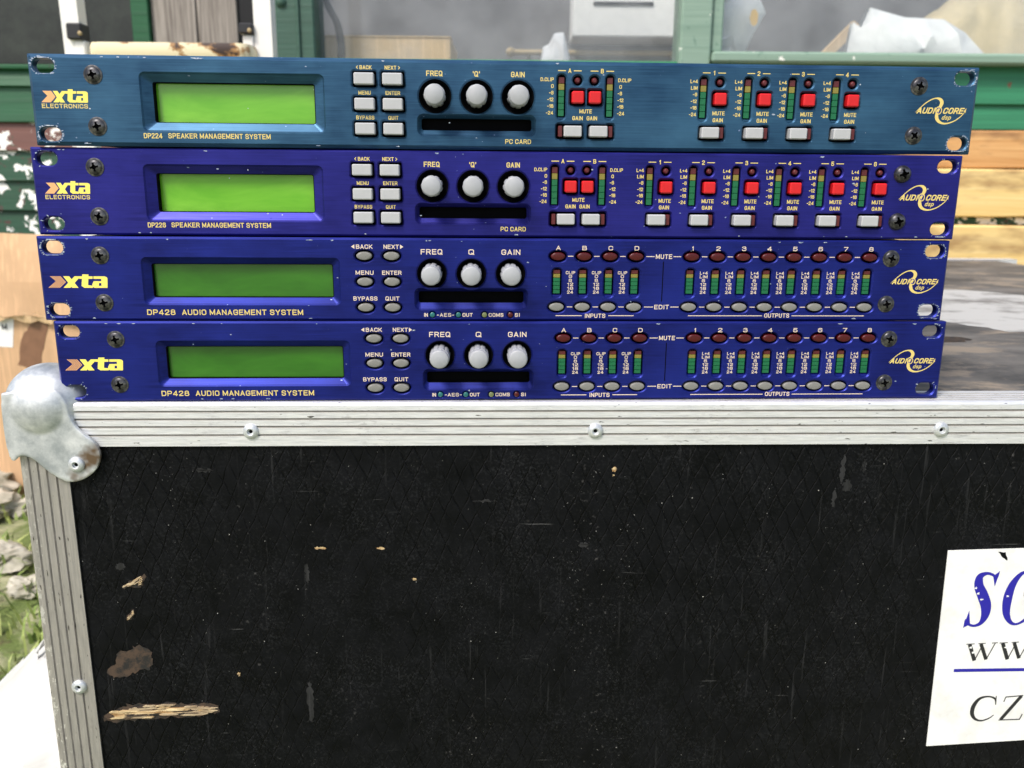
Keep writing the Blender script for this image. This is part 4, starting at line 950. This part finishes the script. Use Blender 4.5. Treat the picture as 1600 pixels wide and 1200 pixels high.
hb = crumple('plastic_bag', [(372, BT), (372, TOP + 455), (440, TOP + 470), (466, TOP + 446), (477, TOP + 424), (455, TOP + 385), (442, TOP + 352), (430, TOP + 350), (425, BT)], 1290, 40, M_SHEET_LIT, 9, 'white carrier bag with a yellow spot behind the right window pane', 'bag')
mb = MB(); b = blob(circ(18, 110, 8, 15, 12), 2, 1, 3); mb.add([(x, -56, z) for x, z in b], [tuple(range(len(b)))], M_YELLOW); mb.build('yellow_mark', hb)
crumple('plastic_sheet', [(600, BT), (646, TOP + 352), (653, TOP + 414), (670, TOP + 404), (684, TOP + 440), (752, TOP + 423), (827, TOP + 420), (872, TOP + 396), (919, TOP + 353), (935, BT)], 1320, 48, M_SHEET_LIT, 14, 'big white plastic sheet heaped behind the right window pane', 'sheet')
heap('sack', [(780, TOP + 330), (860, TOP + 440), (920, TOP + 490), (1100, TOP + 520), (1250, TOP + 480), (1320, TOP + 330)], BT, 90, M_SACK, 21, 'beige cloth sack slumped in the corner of the right window', 'sack', 1500, 10)
pl = MB(); pl.prism([(560, TOP + 297), (585, TOP + 297), (705, TOP + 420), (690, TOP + 432)], 1405, 1425, M_CARD2)
o = pl.build('offcut'); 
me = o.data; bpy.data.objects.remove(o)
c0 = Vector((.62, 1.415, BT / 1000)); me.transform(Matrix.Translation(-c0)); o = link('timber_offcut', me); o.location = c0; tag(o, 'pale timber offcut leaning behind the white plastic sheet', 'timber')
# cable hanging in the left window
cab = thing('rubber_cable', 'black rubber cable curling down beside the dark green window jamb', 'cable', (-345, 1235, BT))
mb = MB(); pts = smooth_pts([(-6, 0, 190), (-2, 0, 145), (10, 0, 118), (22, 0, 95), (28, 0, 60), (27, 0, 20), (26, 0, 0)], 6)
mb.loft([[(p[0] + 7 * math.cos(a_), p[1] + 7 * math.sin(a_), p[2]) for a_ in [k * math.pi / 5 for k in range(10)]] for p in pts], M_RUBBER, True, True); mb.build('cable', cab, True)

# raw planks in front of the wall, right
def plank(z0, z1, y0, y1, x0, m, label, name='timber_plank'):
    cx, cy = (x0 + 2000) / 2, (y0 + y1) / 2
    mb = MB(); nx = 24; hw = (2000 - x0) / 2; rings = []
    for i in range(nx + 1):
        x = -hw + 2 * hw * i / nx; e = noise.noise(Vector((x / 160, z0, 1))) * 2.5; e2 = noise.noise(Vector((x / 160, z1, 4))) * 2.5
        Y0, Y1, A, B = y0 - cy, y1 - cy, e, z1 - z0 + e2
        rings.append([(x, Y0, A + 2), (x, Y0 + 2, A), (x, Y1, A), (x, Y1, B), (x, Y0 + 3, B), (x, Y0, B - 3)])
    mb.loft(rings, m, True, True); o = mb.build(name, None, False, (cx, cy, TOP + z0)); return tag(o, label, 'plank', 'raw planks propped against the shed')
plank(141, 204, 1085, 1118, 380, M_RAW2, 'orange sawn plank with dark stains, topmost of the three by the shed')
plank(58, 139, 1078, 1118, 380, M_RAW, 'wide yellow raw plank in the middle, between orange plank and dark gap')
plank(-50, 43, 1070, 1118, 420, M_RAW, 'yellow raw plank lowest, just above the rear edge of the case lid')
for x in (600, 1500):
    mb = MB(); mb.box(-30, 30, -12, 12, 0, TOP - 52, M_GREYW, 2); o = mb.build('timber_batten', None, False, (x, 1100, 0)); tag(o, 'grey upright batten under the %s end of the raw planks' % ('left' if x < 1000 else 'right'), 'batten')
    for zz in (43, 139):  # spacer blocks
        pass
mb = MB(); mb.box(-700, 700, -10, 10, 0, 13.2, M_GREENF, 1.5); o = mb.build('timber_spacer', None, False, (1200, 1106, TOP + 43.5)); tag(o, 'thin green flaking strip in the gap between two yellow planks', 'strip')

# white folding frame with black clips, and rusty tray between its posts
fr = thing('metal_frame', 'white tubular metal frame with black corner clips standing behind the processors', 'frame', (-470, 810, 0))
def tube(name, m, p0, p1, r_, parent, n=14):
    p0, p1 = Vector(p0), Vector(p1); d = (p1 - p0).normalized(); q = d.to_track_quat('Z', 'Y'); mb = MB()
    mb.loft([[tuple(p + q @ Vector((r_ * math.cos(k * 2 * math.pi / n), r_ * math.sin(k * 2 * math.pi / n), 0))) for k in range(n)] for p in (p0, p1)], m, True, True)
    return mb.build(name, parent, True)
for sx, xa, xb in ((-1, -591, -606), (1, -340, -340)):
    mb = MB(); mb.loft([[(x + dx + 470, dy, z) for dx, dy in ((-12, -12), (12, -12), (12, 12), (-12, 12))] for x, z in ((xa, 0), (xb, TOP + 520))], M_WHITEM, True, True); mb.build('post', fr)
for x0, x1, cx0, cx1, c0, c1 in ((-600, -584, -605, -586, 297, 318), (-368, -353, -371, -353, 306, 320)):
    mb = MB(); mb.box(x0 + 470, x1 + 470, -14, 0, 0, TOP + c0 - .5, M_WHITEM, 2); mb.build('inner_post', fr)
    mb = MB(); mb.box(cx0 + 470 - 1, cx1 + 470 + 1, -20, 6, TOP + c0, TOP + c1, M_CLIP, 2); k = mb.build('corner_clip', fr)
    mb = MB(); mb.loft([[(x1 + 470 - 3 + p[0], p[1] - 20.2, TOP + (c0 + c1) / 2 - 3 + p[2]) for p in r_] for r_ in lathe([(3, 1), (3, -1), (1.5, -2)], 12)], M_BRASS, True, True); mb.build('stud', k)
for z in (60, 263):
    for y in (-8,): tube('crossbar', M_WHITEM, (-118, y + 18, z + TOP - (0 if z > 100 else 300)), (118, y + 18, z + TOP - (0 if z > 100 else 300)), 5, fr)
tr = MB(); rings = []
for k, (g, z) in enumerate(((.98, 269), (1, 272), (1.0, 284), (.985, 289), (.95, 289.5), (.93, 286), (.92, 276))): rings.append([(x * g, y * g, z - 268.5) for x, y in rrect(0, 0, 216, 150, 16, 5)])
tr.loft(rings, M_RUST, True, True); o = tr.build('enamel_tray', None, True, (-457, 830, TOP + 268.5)); tag(o, 'cream enamelled tray with rust patches between the white posts', 'tray')

# left: cardboard box, stones, grass, white sheet
bx = thing('cardboard_box', 'big brown cardboard box with torn flap and white label, left of the flight case', 'box', (-900, 1052, 0), R(-2))
mb = MB(); mb.box(-210, 205, -50, 40, 0, TOP - 105, M_CARD, 3); mb.build('carton', bx)
def warp(x, z, s=0): return noise.noise(Vector((x / 70, z / 70, s))) * 4
fl = MB(); n = 26; rows = []
for k, (zz, yy) in enumerate(((TOP + 30, -40), (TOP - 10, -46), (TOP - 60, -54), (TOP - 108, -60))):
    rows.append([(-210 + 415 * i / n, yy + warp(i * 16, zz), zz - (16 * i / n if k == 0 else 0) + (random.uniform(-4, 3) if k == 3 else 0) - (14 * (i / n) if k == 3 else 0)) for i in range(n + 1)])
fl.loft(rows, M_CARD, closed=False); o = fl.build('flap', bx); md = o.modifiers.new('t', 'SOLIDIFY'); md.thickness = .004; md.offset = 1
te = MB(); rn = random.Random(11); up_ = []; dn = []
for i in range(36):
    x = -208 + 11.4 * i; up_.append((x, -61.5 - rn.uniform(0, 2), TOP - 102 - 14 * i / 36 + rn.uniform(-3, 4))); dn.append((x + rn.uniform(-3, 3), -56 - rn.uniform(0, 6), TOP - 112 - 14 * i / 36 - rn.uniform(0, 11)))
te.add(up_ + dn, [(i, i + 1, 37 + i, 36 + i) for i in range(35)], M_CARD2); te.build('torn_edge', bx)
lb = MB(); lb.add([(-10, -50.6, TOP - 172), (44, -50.6, TOP - 174), (52, -50.6, TOP - 124), (-6, -50.6, TOP - 118)], [(0, 1, 2, 3)], M_PAPER); l = lb.build('paper_label', bx)
tx = MB(); text(tx, 'M', 34, TOP - 138, 10, M_INKK, 9, y=-50.9, bold=0); tx.build('printed_mark', l)
tp = MB(); q = blob([(92, TOP - 118), (118, TOP - 122), (98, TOP - 175), (88, TOP - 215), (48, TOP - 206), (66, TOP - 150)], 5, 2.5, 8); tp.add([(x, -50.7, z) for x, z in q], [tuple(range(len(q)))], M_TAPE); tp.build('parcel_tape', bx)
gr = MB(); rnd = random.Random(4)
for i in range(1900):
    x, y = rnd.uniform(-1150, -480), rnd.uniform(360, 985)
    if noise.noise(Vector((x / 130, y / 130, 3))) < -.05: continue
    h = rnd.uniform(10, 52) * (1.5 if rnd.random() < .06 else 1); a_ = rnd.uniform(0, 6.28); ln = rnd.uniform(.2, .9) * h; w = rnd.uniform(1.2, 3.2)
    dx, dy = math.cos(a_), math.sin(a_); px, py = -dy * w, dx * w
    gr.add([(x - px, y - py, 0), (x + px, y + py, 0), (x + px * .8 + dx * ln * .4, y + py * .8 + dy * ln * .4, h * .65), (x - px * .8 + dx * ln * .4, y - py * .8 + dy * ln * .4, h * .65), (x + dx * ln, y + dy * ln, h * .85)], [(0, 1, 2, 3), (3, 2, 4)], M_GRASS)
tag(gr.build('grass'), 'short green grass growing between pale stones beside the case', 'grass', kind='stuff')
def stone(x, y, r_, s, label):
    import bmesh
    bm = bmesh.new(); bmesh.ops.create_icosphere(bm, subdivisions=4, radius=1)
    for v in bm.verts:
        k = 1 + noise.noise(v.co * 1.3 + Vector((s, 0, 0))) * .5 - abs(noise.noise(v.co * 2.4 + Vector((0, s, 0)))) * .45 + noise.noise(v.co * 7 + Vector((0, s, 0))) * .07
        v.co = Vector((v.co.x * k * r_ * 1.3, v.co.y * k * r_, v.co.z * k * r_ * .62)) / 1000
    me = bpy.data.meshes.new('stone'); bm.to_mesh(me); bm.free(); me.materials.append(M_STONE); fix(me, True)
    o = link('stone', me, None, (x, y, r_ * .45)); return tag(o, label, 'stone', 'pale stones on the grass')
stone(-905, 905, 48, 1, 'large pale stone in front of the cardboard box'); stone(-838, 930, 26, 5, 'small pale stone between the large stone and the case')
stone(-745, 720, 36, 9, 'pale flat stone in the middle of the grass patch'); stone(-670, 640, 24, 12, 'small rounded stone nearest the white plastic sheet')
heap('plastic_sheet', [(-640, 3), (-560, 40), (-500, 85), (-436, 136), (-396, 176), (-350, 205), (-318, 200)], 0, 150, M_SHEET, 31, 'crumpled white plastic sheet on the ground against the left side of the case', 'sheet', 220, 24)
stone(-960, 1000, 70, 21, 'wide pale boulder partly under the front of the cardboard box')
